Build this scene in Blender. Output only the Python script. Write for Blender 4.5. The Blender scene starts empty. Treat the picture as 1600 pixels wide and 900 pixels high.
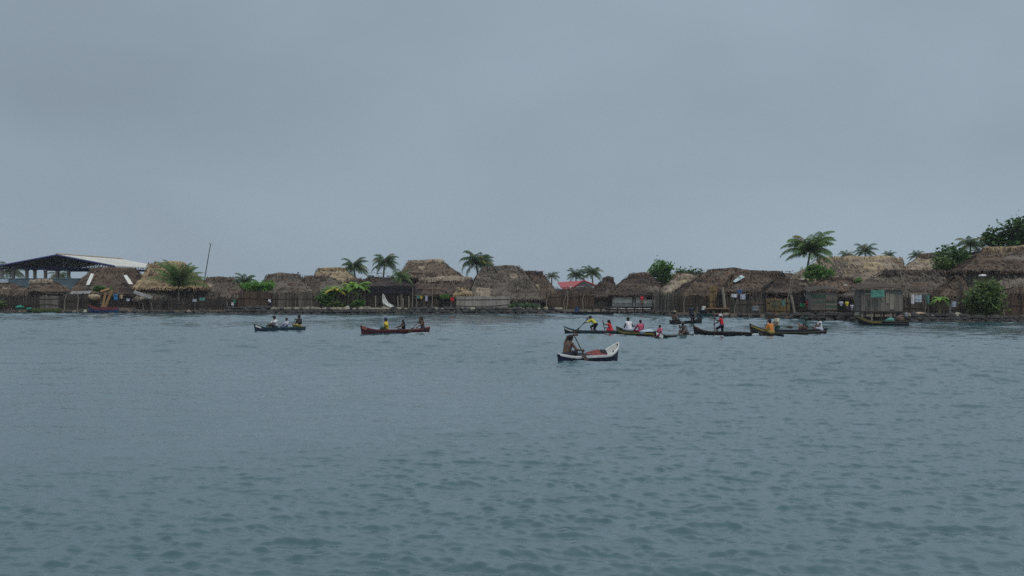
import bpy, math, random
import numpy as np
from mathutils import Vector, Matrix, noise as mn

random.seed(7)
RNG = np.random.default_rng(11)
scene = bpy.context.scene
COL = scene.collection
F = 2200.0          # focal length in photo pixels (1600 wide)
CH = 3.2            # camera height over the water
R = math.radians
PI = math.pi
ZG = 0.45           # ground level of the island

def X(px, d): return (px - 800.0) / F * d
def Z(py, d): return CH - (py - 450.0) / F * d
def D(py): return F * CH / (py - 450.0)     # distance of a waterline pixel row

# ------------------------------------------------------------------ materials
MATS = {}
def new_mat(name):
    m = bpy.data.materials.new(name); m.use_nodes = True
    nt = m.node_tree
    b = nt.nodes['Principled BSDF']
    MATS[name] = m
    return m, nt, b

def N(nt, t, **kw):
    n = nt.nodes.new(t)
    for k, v in kw.items(): setattr(n, k, v)
    return n

def simple(name, c1, c2=None, scale=6.0, rough=0.8, island=0.0, spec=0.25, stretch=(1, 1, 1), bump=0.0):
    """base colour drifting between two tones by noise, plus per-piece variation"""
    m, nt, b = new_mat(name)
    c2 = c2 or tuple(x * 0.6 for x in c1)
    tc = N(nt, 'ShaderNodeTexCoord'); mp = N(nt, 'ShaderNodeMapping'); mp.inputs['Scale'].default_value = stretch
    nt.links.new(tc.outputs['Object'], mp.inputs[0])
    no = N(nt, 'ShaderNodeTexNoise'); no.inputs['Scale'].default_value = scale; no.inputs['Detail'].default_value = 5
    no.inputs['Roughness'].default_value = 0.65
    nt.links.new(mp.outputs[0], no.inputs['Vector'])
    mr = N(nt, 'ShaderNodeMapRange'); mr.inputs[1].default_value = 0.32; mr.inputs[2].default_value = 0.68
    nt.links.new(no.outputs['Fac'], mr.inputs[0])
    fac = mr.outputs[0]
    if island:
        ge = N(nt, 'ShaderNodeNewGeometry')
        mx = N(nt, 'ShaderNodeMix', data_type='FLOAT'); mx.inputs[0].default_value = island
        nt.links.new(fac, mx.inputs[2]); nt.links.new(ge.outputs['Random Per Island'], mx.inputs[3])
        fac = mx.outputs[0]
    mc = N(nt, 'ShaderNodeMix', data_type='RGBA')
    mc.inputs[6].default_value = (*c1, 1); mc.inputs[7].default_value = (*c2, 1)
    nt.links.new(fac, mc.inputs[0]); nt.links.new(mc.outputs[2], b.inputs['Base Color'])
    b.inputs['Roughness'].default_value = rough
    b.inputs['Specular IOR Level'].default_value = spec
    if bump:
        bp = N(nt, 'ShaderNodeBump'); bp.inputs['Strength'].default_value = bump; bp.inputs['Distance'].default_value = 0.05
        nt.links.new(no.outputs['Fac'], bp.inputs['Height']); nt.links.new(bp.outputs[0], b.inputs['Normal'])
    return m

def thatch(name, light, mid, dark):
    """palm thatch: streaks running down the slope (UV in metres), blotches and courses, per-tuft tone"""
    m, nt, b = new_mat(name)
    uv = N(nt, 'ShaderNodeUVMap')
    mp = N(nt, 'ShaderNodeMapping'); mp.inputs['Scale'].default_value = (1.5, 0.40, 1)
    nt.links.new(uv.outputs[0], mp.inputs[0])
    n1 = N(nt, 'ShaderNodeTexNoise'); n1.inputs['Scale'].default_value = 1.0; n1.inputs['Detail'].default_value = 6; n1.inputs['Roughness'].default_value = 0.7
    nt.links.new(mp.outputs[0], n1.inputs['Vector'])
    mp2 = N(nt, 'ShaderNodeMapping'); mp2.inputs['Scale'].default_value = (0.16, 1.0, 1)
    nt.links.new(uv.outputs[0], mp2.inputs[0])
    n2 = N(nt, 'ShaderNodeTexNoise'); n2.inputs['Scale'].default_value = 1.0; n2.inputs['Detail'].default_value = 4; n2.inputs['Roughness'].default_value = 0.6
    nt.links.new(mp2.outputs[0], n2.inputs['Vector'])
    tc = N(nt, 'ShaderNodeTexCoord')
    n3 = N(nt, 'ShaderNodeTexNoise'); n3.inputs['Scale'].default_value = 0.30; n3.inputs['Detail'].default_value = 3
    nt.links.new(uv.outputs[0], n3.inputs['Vector'])
    ge = N(nt, 'ShaderNodeNewGeometry')
    def add(a, ka, bb, kb):
        s1 = N(nt, 'ShaderNodeMath', operation='MULTIPLY'); s1.inputs[1].default_value = ka; nt.links.new(a, s1.inputs[0])
        s2 = N(nt, 'ShaderNodeMath', operation='MULTIPLY_ADD'); s2.inputs[1].default_value = kb
        nt.links.new(bb, s2.inputs[0]); nt.links.new(s1.outputs[0], s2.inputs[2]); return s2.outputs[0]
    a = add(n1.outputs['Fac'], 0.34, n2.outputs['Fac'], 0.20)
    a = add(a, 1.0, n3.outputs['Fac'], 0.34)
    a = add(a, 1.0, ge.outputs['Random Per Island'], 0.20)
    cr = N(nt, 'ShaderNodeValToRGB')
    cr.color_ramp.elements[0].position = 0.42; cr.color_ramp.elements[0].color = (*dark, 1)
    cr.color_ramp.elements[1].position = 0.64; cr.color_ramp.elements[1].color = (*light, 1)
    e = cr.color_ramp.elements.new(0.52); e.color = (*mid, 1)
    nt.links.new(a, cr.inputs[0]); nt.links.new(cr.outputs[0], b.inputs['Base Color'])
    b.inputs['Roughness'].default_value = 0.95; b.inputs['Specular IOR Level'].default_value = 0.1
    bp = N(nt, 'ShaderNodeBump'); bp.inputs['Strength'].default_value = 0.6; bp.inputs['Distance'].default_value = 0.08
    nt.links.new(n1.outputs['Fac'], bp.inputs['Height']); nt.links.new(bp.outputs[0], b.inputs['Normal'])
    return m

thatch('thatch_tan', (0.3956, 0.3174, 0.2070), (0.2484, 0.1932, 0.1242), (0.1058, 0.0782, 0.0534))
thatch('thatch_gold', (0.3588, 0.2714, 0.1610), (0.2024, 0.1490, 0.0883), (0.0736, 0.0534, 0.0368))
thatch('thatch_pale', (0.3496, 0.2898, 0.2162), (0.2208, 0.1748, 0.1306), (0.0966, 0.0754, 0.0589))
thatch('thatch_grey', (0.1573, 0.1318, 0.1062), (0.0918, 0.0756, 0.0612), (0.0382, 0.0314, 0.0263))
thatch('thatch_brown', (0.1403, 0.1028, 0.0756), (0.0765, 0.0553, 0.0416), (0.0314, 0.0229, 0.0195))
thatch('thatch_dark', (0.0978, 0.0748, 0.0595), (0.0544, 0.0408, 0.0340), (0.0238, 0.0187, 0.0161))
thatch('thatch_black', (0.066, 0.053, 0.048), (0.036, 0.029, 0.027), (0.016, 0.013, 0.013))
simple('cane_grey', (0.1720, 0.1480, 0.1200), (0.0360, 0.0296, 0.0240), 4, 0.9, 0.6, stretch=(1, 1, 0.15))
simple('cane_brown', (0.1200, 0.0800, 0.0544), (0.0304, 0.0208, 0.0160), 4, 0.9, 0.6, stretch=(1, 1, 0.15))
simple('cane_dark', (0.0760, 0.0600, 0.0480), (0.0120, 0.0096, 0.0088), 4, 0.9, 0.6, stretch=(1, 1, 0.15))
simple('cane_pale', (0.40, 0.38, 0.34), (0.19, 0.175, 0.15), 4, 0.9, 0.5, stretch=(1, 1, 0.15))
simple('cane_yellow', (0.30, 0.21, 0.09), (0.11, 0.07, 0.03), 4, 0.9, 0.6, stretch=(1, 1, 0.15))
simple('plank_grey', (0.21, 0.19, 0.165), (0.08, 0.068, 0.058), 5, 0.9, 0.6, stretch=(1, 1, 0.2))
simple('plank_green', (0.060, 0.125, 0.090), (0.045, 0.060, 0.048), 3, 0.85, 0.5)
simple('plank_tan', (0.36, 0.22, 0.10), (0.20, 0.12, 0.055), 4, 0.8, 0.5)
simple('plaster_white', (0.56, 0.57, 0.54), (0.38, 0.39, 0.37), 1.6, 0.85)
simple('plaster_grey', (0.22, 0.24, 0.25), (0.13, 0.14, 0.145), 2, 0.9)
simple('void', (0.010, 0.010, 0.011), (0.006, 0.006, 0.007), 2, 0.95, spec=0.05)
simple('wood_dark', (0.075, 0.056, 0.044), (0.028, 0.022, 0.018), 5, 0.85, 0.5)
simple('wood_pale', (0.32, 0.29, 0.24), (0.17, 0.15, 0.12), 5, 0.85, 0.5)
simple('trunk', (0.16, 0.135, 0.11), (0.07, 0.058, 0.047), 6, 0.9, bump=0.4)
def leafm(name, c1, c2, scale=1.0, rough=0.5):
    m = simple(name, c1, c2, scale, rough, 0.7, spec=0.3)
    nt = m.node_tree; b = nt.nodes['Principled BSDF']; out = nt.nodes['Material Output']
    tr = N(nt, 'ShaderNodeBsdfTranslucent'); mx = N(nt, 'ShaderNodeMixShader'); mx.inputs[0].default_value = 0.35
    nt.links.new(b.inputs['Base Color'].links[0].from_socket, tr.inputs[0])
    nt.links.new(b.outputs[0], mx.inputs[1]); nt.links.new(tr.outputs[0], mx.inputs[2]); nt.links.new(mx.outputs[0], out.inputs[0])
leafm('palm_leaf', (0.1560, 0.2640, 0.0600), (0.0480, 0.1140, 0.0360), 1.2)
leafm('palm_leaf_far', (0.075, 0.145, 0.062), (0.030, 0.068, 0.036), 1.2)
leafm('palm_leaf_yellow', (0.26, 0.24, 0.06), (0.10, 0.13, 0.035), 1.2)
simple('palm_rib', (0.17, 0.17, 0.06), (0.09, 0.09, 0.04), 3, 0.6)
leafm('leaf_mid', (0.1440, 0.3000, 0.0540), (0.0432, 0.1140, 0.0264))
leafm('leaf_dark', (0.080, 0.165, 0.042), (0.024, 0.060, 0.020))
leafm('leaf_bright', (0.150, 0.360, 0.036), (0.055, 0.160, 0.022))
leafm('leaf_olive', (0.1560, 0.2220, 0.0540), (0.0540, 0.1056, 0.0288))
leafm('banana_leaf', (0.230, 0.400, 0.050), (0.100, 0.220, 0.032), 2.0)
leafm('banana_yellow', (0.46, 0.40, 0.055), (0.22, 0.24, 0.040), 2.0)
simple('grass_green', (0.080, 0.120, 0.030), (0.045, 0.070, 0.020), 2.0, 0.8, 0.7)
simple('rock_dark', (0.070, 0.066, 0.060), (0.020, 0.019, 0.019), 1.6, 0.85, 0.6)
simple('rock_pale', (0.30, 0.27, 0.21), (0.10, 0.09, 0.072), 1.6, 0.85, 0.6)
simple('earth', (0.115, 0.090, 0.066), (0.055, 0.044, 0.034), 0.8, 0.95)
simple('roof_red', (0.36, 0.060, 0.062), (0.27, 0.045, 0.046), 2, 0.6)
simple('roof_sheet_white', (0.66, 0.66, 0.62), (0.54, 0.53, 0.49), 0.3, 0.5)
simple('roof_sheet_rust', (0.36, 0.27, 0.20), (0.24, 0.19, 0.15), 0.8, 0.6)
simple('roof_sheet_grey', (0.26, 0.26, 0.25), (0.13, 0.125, 0.12), 1.5, 0.6)
simple('under_roof_shade', (0.022, 0.027, 0.040), (0.012, 0.015, 0.024), 1, 0.8)  # shade below the hall roof, put into the colour
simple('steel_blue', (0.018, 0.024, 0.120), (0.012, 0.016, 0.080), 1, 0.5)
simple('steel_grey', (0.22, 0.25, 0.28), (0.14, 0.16, 0.18), 1, 0.5)
simple('concrete', (0.36, 0.36, 0.33), (0.24, 0.24, 0.22), 1, 0.9)
simple('wall_blue', (0.105, 0.155, 0.185), (0.075, 0.110, 0.130), 0.5, 0.9)
simple('net_black', (0.016, 0.017, 0.021), (0.009, 0.009, 0.012), 3, 0.9)
simple('teal_sheet', (0.10, 0.30, 0.24), (0.06, 0.19, 0.15), 2, 0.7)
def paint(name, c, rough=0.6, k=0.62): return simple(name, c, tuple(v * k for v in c), 2.5, rough, 0.0, 0.3)
for nm, c in {
    'hull_navy': (0.012, 0.018, 0.050), 'hull_black': (0.013, 0.014, 0.017), 'hull_green': (0.020, 0.046, 0.080),
    'hull_maroon': (0.070, 0.014, 0.018), 'hull_red': (0.22, 0.045, 0.045), 'hull_white': (0.80, 0.80, 0.77),
    'hull_wood': (0.085, 0.055, 0.038), 'hull_yellow': (0.34, 0.24, 0.035), 'hull_purple': (0.045, 0.014, 0.030),
    'hull_blue': (0.020, 0.060, 0.16), 'hull_grey': (0.11, 0.12, 0.12), 'hull_teal': (0.016, 0.085, 0.070),
    'hull_salmon': (0.36, 0.12, 0.085), 'hull_olive': (0.10, 0.10, 0.055), 'hull_cream': (0.60, 0.60, 0.47),
    'cloth_white': (0.74, 0.74, 0.76), 'cloth_bluewhite': (0.48, 0.56, 0.66), 'cloth_yellow': (0.62, 0.46, 0.03),
    'cloth_lemon': (0.62, 0.55, 0.06), 'cloth_red': (0.60, 0.022, 0.038), 'cloth_pink': (0.52, 0.10, 0.17),
    'cloth_magenta': (0.42, 0.03, 0.16), 'cloth_orange': (0.58, 0.20, 0.03), 'cloth_cream': (0.60, 0.53, 0.40),
    'cloth_green': (0.035, 0.10, 0.085), 'cloth_deepgreen': (0.010, 0.060, 0.035), 'cloth_navy': (0.012, 0.014, 0.034),
    'cloth_black': (0.011, 0.011, 0.013), 'cloth_grey': (0.13, 0.135, 0.14), 'cloth_khaki': (0.36, 0.27, 0.07),
    'cloth_blue': (0.05, 0.08, 0.21), 'cloth_lilac': (0.50, 0.50, 0.60), 'cloth_teal': (0.09, 0.25, 0.22),
    'cloth_emerald': (0.01, 0.26, 0.11), 'cloth_tan': (0.45, 0.34, 0.21), 'cloth_brown': (0.12, 0.075, 0.055),
    'plastic_blue': (0.03, 0.17, 0.36), 'plastic_green': (0.02, 0.26, 0.17), 'plastic_white': (0.72, 0.72, 0.70),
    'plastic_orange': (0.55, 0.16, 0.03), 'sheet_blue': (0.05, 0.14, 0.33), 'tarp_ice': (0.42, 0.52, 0.54),
    'engine_grey': (0.20, 0.21, 0.22), 'straw': (0.36, 0.28, 0.17), 'eye_dark': (0.02, 0.016, 0.014),
}.items(): paint(nm, c)
simple('skin', (0.092, 0.052, 0.035), (0.066, 0.037, 0.026), 5, 0.55, spec=0.35)
simple('skin_dark', (0.062, 0.033, 0.024), (0.042, 0.023, 0.017), 5, 0.55, spec=0.35)
simple('hair', (0.008, 0.007, 0.007), (0.005, 0.005, 0.005), 9, 0.5)

# ------------------------------------------------------------------ mesh builder
class MB:
    def __init__(s): s.v = []; s.f = []; s.uv = []; s.m = []; s.has_uv = False
    def add(s, vs, fs, uvs=None, mi=0):
        o = len(s.v); s.v.extend([tuple(p) for p in vs])
        for k, f in enumerate(fs):
            s.f.append(tuple(i + o for i in f)); s.m.append(mi)
            if uvs: s.uv.append([uvs[i] for i in f]); s.has_uv = True
            else: s.uv.append([(0, 0)] * len(f))
        return s
    def box(s, c, size, rz=0.0, mi=0, jit=0.0, rot=None):
        hx, hy, hz = size[0] / 2, size[1] / 2, size[2] / 2
        vs = [Vector((x, y, z)) for x in (-hx, hx) for y in (-hy, hy) for z in (-hz, hz)]
        if jit: vs = [v + Vector((random.uniform(-jit, jit), random.uniform(-jit, jit), random.uniform(-jit, jit))) for v in vs]
        M = rot if rot is not None else Matrix.Rotation(rz, 3, 'Z')
        vs = [M @ v + Vector(c) for v in vs]
        return s.add(vs, [(0, 1, 3, 2), (4, 6, 7, 5), (0, 4, 5, 1), (2, 3, 7, 6), (0, 2, 6, 4), (1, 5, 7, 3)], None, mi)
    def tube(s, pts, rad, n=6, mi=0, cap=True):
        pts = [Vector(p) for p in pts]; k = len(pts)
        rad = rad if isinstance(rad, (list, tuple)) else [rad] * k
        vs = []; prev = None
        for i, p in enumerate(pts):
            t = (pts[min(i + 1, k - 1)] - pts[max(i - 1, 0)]).normalized()
            a = prev if prev is not None else (Vector((0, 0, 1)) if abs(t.z) < 0.9 else Vector((1, 0, 0)))
            a = (a - t * a.dot(t)).normalized(); b = t.cross(a); prev = a
            for j in range(n):
                an = 2 * PI * j / n
                vs.append(p + (a * math.cos(an) + b * math.sin(an)) * rad[i])
        fs = [(i * n + j, i * n + (j + 1) % n, (i + 1) * n + (j + 1) % n, (i + 1) * n + j) for i in range(k - 1) for j in range(n)]
        if cap:
            fs.append(tuple(range(n - 1, -1, -1))); fs.append(tuple((k - 1) * n + j for j in range(n)))
        return s.add(vs, fs, None, mi)
    def lathe(s, prof, c=(0, 0, 0), n=14, mi=0):
        vs = []; fs = []
        for r, z in prof:
            for j in range(n):
                a = 2 * PI * j / n; vs.append((c[0] + r * math.cos(a), c[1] + r * math.sin(a), c[2] + z))
        for i in range(len(prof) - 1):
            for j in range(n): fs.append((i * n + j, i * n + (j + 1) % n, (i + 1) * n + (j + 1) % n, (i + 1) * n + j))
        return s.add(vs, fs, None, mi)
    def lump(s, c, r, sq=0.75, seed=0, n=7, mi=0, amp=0.3):
        vs = []; fs = []; rings = max(4, n // 2 + 1)
        for i in range(rings + 1):
            th = PI * i / rings
            for j in range(n):
                ph = 2 * PI * j / n
                dv = Vector((math.sin(th) * math.cos(ph), math.sin(th) * math.sin(ph), math.cos(th)))
                k = 1 + amp * mn.noise(dv * 1.6 + Vector((seed * 1.7, seed * 0.9, 3.1)))
                rr = r if isinstance(r, (tuple, list)) else (r, r, r * sq)
                vs.append((c[0] + dv.x * rr[0] * k, c[1] + dv.y * rr[1] * k, c[2] + dv.z * rr[2] * k))
        for i in range(rings):
            for j in range(n): fs.append((i * n + j, (i + 1) * n + j, (i + 1) * n + (j + 1) % n, i * n + (j + 1) % n))
        return s.add(vs, fs, None, mi)
    def build(s, name, mats, parent=None, smooth=False):
        me = bpy.data.meshes.new(name)
        me.from_pydata(s.v, [], s.f)
        if not isinstance(mats, (list, tuple)): mats = [mats]
        for m in mats: me.materials.append(MATS[m])
        if len(mats) > 1: me.polygons.foreach_set('material_index', s.m)
        if s.has_uv:
            l = me.uv_layers.new(name='UVMap')
            l.data.foreach_set('uv', [c for f in s.uv for p in f for c in p])
        if smooth: me.polygons.foreach_set('use_smooth', [True] * len(me.polygons))
        me.update()
        o = bpy.data.objects.new(name, me); COL.objects.link(o)
        if parent: o.parent = parent
        return o

def tag(o, label, cat, group=None, loc=None, rz=None):
    o['label'] = label; o['category'] = cat
    if group: o['group'] = group
    if loc is not None: o.location = loc
    if rz is not None: o.rotation_euler = (0, 0, rz)
    return o
def thing(name, label, cat, loc, rz=0.0, group=None):
    o = bpy.data.objects.new(name, None); COL.objects.link(o); o.empty_display_size = 0.3
    return tag(o, label, cat, group, loc, rz)
def kind(o, k): o['kind'] = k; return o
def pt(px, py, d): return (X(px, d), d, Z(py, d))
# ------------------------------------------------------------------ thatched huts
def disp(p, seed, ze):
    q = Vector(p)
    n1 = mn.noise(q * 0.35 + Vector((seed, 0, 0))); n2 = mn.noise(q * 1.1 + Vector((0, seed, 0))); n3 = mn.noise(q * 2.6 + Vector((0, 0, seed)))
    course = ((p[2] - ze) / 0.62) % 1.0
    return 0.36 * n1 + 0.18 * n2 + 0.06 * n3 + 0.14 * (1 - course) - 0.10

def thatch_roof(name, mat, parent, ex0, ex1, ey, rx0, rx1, ze, zr, seed, shag=1.0, cap=None, sag=0.12):
    """hipped roof in local coordinates: eaves +-ey in depth, ridge along x from rx0 to rx1"""
    mb = MB()
    A, B, C_, D_ = Vector((ex0, -ey, ze)), Vector((ex1, -ey, ze)), Vector((ex1, ey, ze)), Vector((ex0, ey, ze))
    P, Q = Vector((rx0, 0, zr)), Vector((rx1, 0, zr))
    slopes = [(A, B, Q, P), (B, C_, Q, Q), (C_, D_, P, Q), (D_, A, P, P)]
    rnd = random.Random(int(seed * 100))
    for (a, b, c, d) in slopes:
        wid = (b - a).length; hgt = ((c + d) / 2 - (a + b) / 2).length
        nu = max(4, int(wid / 0.45)); nv = max(4, int(hgt / 0.32))
        nrm = (b - a).cross(d - a).normalized()
        du = (b - a).normalized()
        vs = []; uvs = []
        for j in range(nv + 1):
            v = j / nv
            l = a.lerp(d, v); r = b.lerp(c, v)
            for i in range(nu + 1):
                u = i / nu
                p = l.lerp(r, u)
                p.z -= sag * math.sin(PI * v) * (zr - ze) * 0.5
                rp = v * v * v
                p.z += rp * (0.34 * mn.noise(Vector((p.x * 0.33, seed, 0))) + 0.10 * mn.noise(Vector((p.x * 1.3, seed, 4))))
                p.z -= 0.34 * v ** 3 * (math.exp(-abs(p.x - rx0) / 0.8) + math.exp(-abs(p.x - rx1) / 0.8))
                k = disp(p, seed, ze)
                p2 = p + nrm * k
                if j == 0:
                    p2 += Vector((0, 0, -0.42 * abs(mn.noise(Vector((p.x * 0.7, p.y * 0.7, seed)))) - 0.16 * rnd.random()))
                vs.append(p2); uvs.append(((p - a).dot(du) + seed * 7, v * hgt + seed * 3))
        fs = [(j * (nu + 1) + i, j * (nu + 1) + i + 1, (j + 1) * (nu + 1) + i + 1, (j + 1) * (nu + 1) + i) for j in range(nv) for i in range(nu)]
        mb.add(vs, fs, uvs)
        # loose tufts lying on the slope, thicker along the eave
        down = (a - d); down = (down - du * down.dot(du)).normalized()
        front = nrm.y < 0.3
        cnt = int(wid * hgt * (5.0 if front else 1.2) * shag)
        for _ in range(cnt):
            v = rnd.random() ** 1.15; u = rnd.random()
            p = (a.lerp(d, v)).lerp(b.lerp(c, v), u)
            p = p + nrm * (disp(p, seed, ze) + 0.02) - Vector((0, 0, sag * math.sin(PI * v) * (zr - ze) * 0.5))
            L = rnd.uniform(0.35, 0.9); w = rnd.uniform(0.03, 0.10)
            dr = (down + du * rnd.uniform(-0.35, 0.35)).normalized()
            e = p + dr * L + nrm * rnd.uniform(0.02, 0.16)
            uo = rnd.random() * 40
            mb.add([p - du * w, p + du * w, e + du * w * 0.4, e - du * w * 0.4], [(0, 1, 2, 3)], [(uo, 0), (uo + .2, 0), (uo + .2, .3), (uo, .3)])
        for _ in range(int(wid * 6 * shag)):
            u = rnd.random(); p = a.lerp(b, u) + nrm * 0.06
            L = rnd.uniform(0.15, 0.5); w = rnd.uniform(0.03, 0.09)
            e = p + Vector((nrm.x * 0.12 + rnd.uniform(-.1, .1), nrm.y * 0.12, -L))
            p = p + Vector((0, 0, 0.10)); uo = rnd.random() * 40
            mb.add([p - du * w, p + du * w, e + du * w * 0.4, e - du * w * 0.4], [(0, 1, 2, 3)], [(uo, 0), (uo + .2, 0), (uo + .2, .3), (uo, .3)])
    # thick eave edge and underside
    t = 0.26; i_ = 0.3
    o = [A, B, C_, D_]; inn = [Vector((ex0 + i_, -ey + i_, ze - t)), Vector((ex1 - i_, -ey + i_, ze - t)), Vector((ex1 - i_, ey - i_, ze - t)), Vector((ex0 + i_, ey - i_, ze - t))]
    mb.add(o + inn, [(0, 4, 5, 1), (1, 5, 6, 2), (2, 6, 7, 3), (3, 7, 4, 0), (4, 7, 6, 5)], [(k, 0) for k in range(8)])
    # ridge stubble
    for _ in range(int((rx1 - rx0) * 9 * shag)):
        x = rnd.uniform(rx0, rx1); w = rnd.uniform(0.02, 0.06)
        s = rnd.choice((-1, 1)); zz = zr + 0.05
        p = Vector((x, 0, zz)); e = Vector((x + rnd.uniform(-.25, .25), s * rnd.uniform(.2, .6), zz + rnd.uniform(-0.25, 0.16)))
        uo = rnd.random() * 40
        mb.add([p - Vector((w, 0, 0)), p + Vector((w, 0, 0)), e + Vector((w, 0, 0)), e - Vector((w, 0, 0))], [(0, 1, 2, 3)], [(uo, 0), (uo + .2, 0), (uo + .2, .3), (uo, .3)])
    roof = mb.build(name, mat, parent)
    # mended patches of older or newer thatch laid over the front slope
    a, b, c, d = slopes[0]; nrm = (b - a).cross(d - a).normalized(); hgt = ((c + d) / 2 - (a + b) / 2).length
    others = {'thatch_grey': ['thatch_dark', 'thatch_brown', 'thatch_pale'], 'thatch_brown': ['thatch_dark', 'thatch_grey', 'thatch_pale'], 'thatch_dark': ['thatch_brown', 'thatch_black', 'thatch_grey'], 'thatch_pale': ['thatch_grey', 'thatch_tan', 'thatch_brown']}.get(mat, ['thatch_brown', 'thatch_grey'])
    for _ in range(max(1, int((b - a).length / 3.2))):
        u0 = rnd.uniform(.03, .75); v0 = rnd.uniform(.02, .7); du_ = rnd.uniform(.10, .28); dv_ = rnd.uniform(.12, .32); pm = MB(); vs = []; uvs = []; pu, pv = 10, 7
        for j in range(pv + 1):
            for i in range(pu + 1):
                u = u0 + du_ * (i / pu - .1 * mn.noise(Vector((j * .9, seed, u0)))); v = v0 + dv_ * (j / pv + .22 * mn.noise(Vector((i * .7, seed, v0 * 9))))
                u, v = min(max(u, .01), .99), min(max(v, .0), .97)
                p = (a.lerp(d, v)).lerp(b.lerp(c, v), u); p.z -= sag * math.sin(PI * v) * (zr - ze) * 0.5
                edge = 0 if i in (0, pu) or j in (0, pv) else 1
                vs.append(p + nrm * (disp(p, seed, ze) + (.10 if edge else -.06))); uvs.append((u * 9 + seed * 5 + u0 * 30, v * hgt))
        pm.add(vs, [(j * (pu + 1) + i, j * (pu + 1) + i + 1, (j + 1) * (pu + 1) + i + 1, (j + 1) * (pu + 1) + i) for j in range(pv) for i in range(pu)], uvs)
        pm.build('thatch_patch', rnd.choice(others), roof)
    if cap:
        cm = MB(); n = max(5, int((rx1 - rx0) / 0.35))
        prof = [(-0.62, -0.50), (-0.35, -0.08), (0, 0.12), (0.35, -0.08), (0.62, -0.50)]
        vs = []; uvs = []
        for i in range(n + 1):
            x = rx0 + (rx1 - rx0) * i / n; en = 0.34 * (math.exp(-abs(x - rx0) / 0.8) + math.exp(-abs(x - rx1) / 0.8))
            zo = 0.34 * mn.noise(Vector((x * 0.33, seed, 0))) + 0.10 * mn.noise(Vector((x * 1.3, seed, 4)))
            for (yy, zz) in prof:
                k = 1 + 0.35 * mn.noise(Vector((x * 2.1, yy * 3, seed)))
                vs.append((x, yy * k * (1 - en), zr + 0.10 + zo - en + zz * k)); uvs.append((x + seed, yy))
        m = len(prof)
        cm.add(vs, [(i * m + j, (i + 1) * m + j, (i + 1) * m + j + 1, i * m + j + 1) for i in range(n) for j in range(m - 1)], uvs)
        for _ in range(int((rx1 - rx0) * 10)):
            x = rnd.uniform(rx0, rx1); p = Vector((x, -0.3, zr + .05)); w = .05; uo = rnd.random() * 40
            e = p + Vector((rnd.uniform(-.2, .2), -rnd.uniform(.3, .6), -rnd.uniform(.3, .8)))
            cm.add([p - Vector((w, 0, 0)), p + Vector((w, 0, 0)), e + Vector((w * .5, 0, 0)), e - Vector((w * .5, 0, 0))], [(0, 1, 2, 3)], [(uo, 0), (uo + .2, 0), (uo + .2, .3), (uo, .3)])
        cm.build('ridge_cap', cap, roof)
    return roof

def cane_run(mb, p0, p1, z0, z1, w=0.11, jag=0.05, rnd=random, gap=0.0, lean=0.0, th=0.05):
    p0 = Vector((*p0, 0)); p1 = Vector((*p1, 0)); L = (p1 - p0).length; dr = (p1 - p0) / max(L, 1e-6)
    rz = math.atan2(dr.y, dr.x); t = 0.0
    while t < L:
        ww = w * rnd.uniform(0.7, 1.35)
        c = p0 + dr * (t + ww / 2)
        nx = Vector((-dr.y, dr.x, 0)) * rnd.uniform(-0.025, 0.025)
        top = z1 + rnd.uniform(-jag, jag) + jag * 1.4 * mn.noise(Vector((c.x * .55, c.y * .55, 2.2)))
        M = Matrix.Rotation(rz, 3, 'Z') @ Matrix.Rotation(rnd.uniform(-lean, lean), 3, 'Y')
        if not (gap and rnd.random() < gap):
            mb.box((c.x + nx.x, c.y + nx.y, (z0 + top) / 2), (ww * 0.93, th, top - z0), rot=M)
        t += ww

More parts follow.
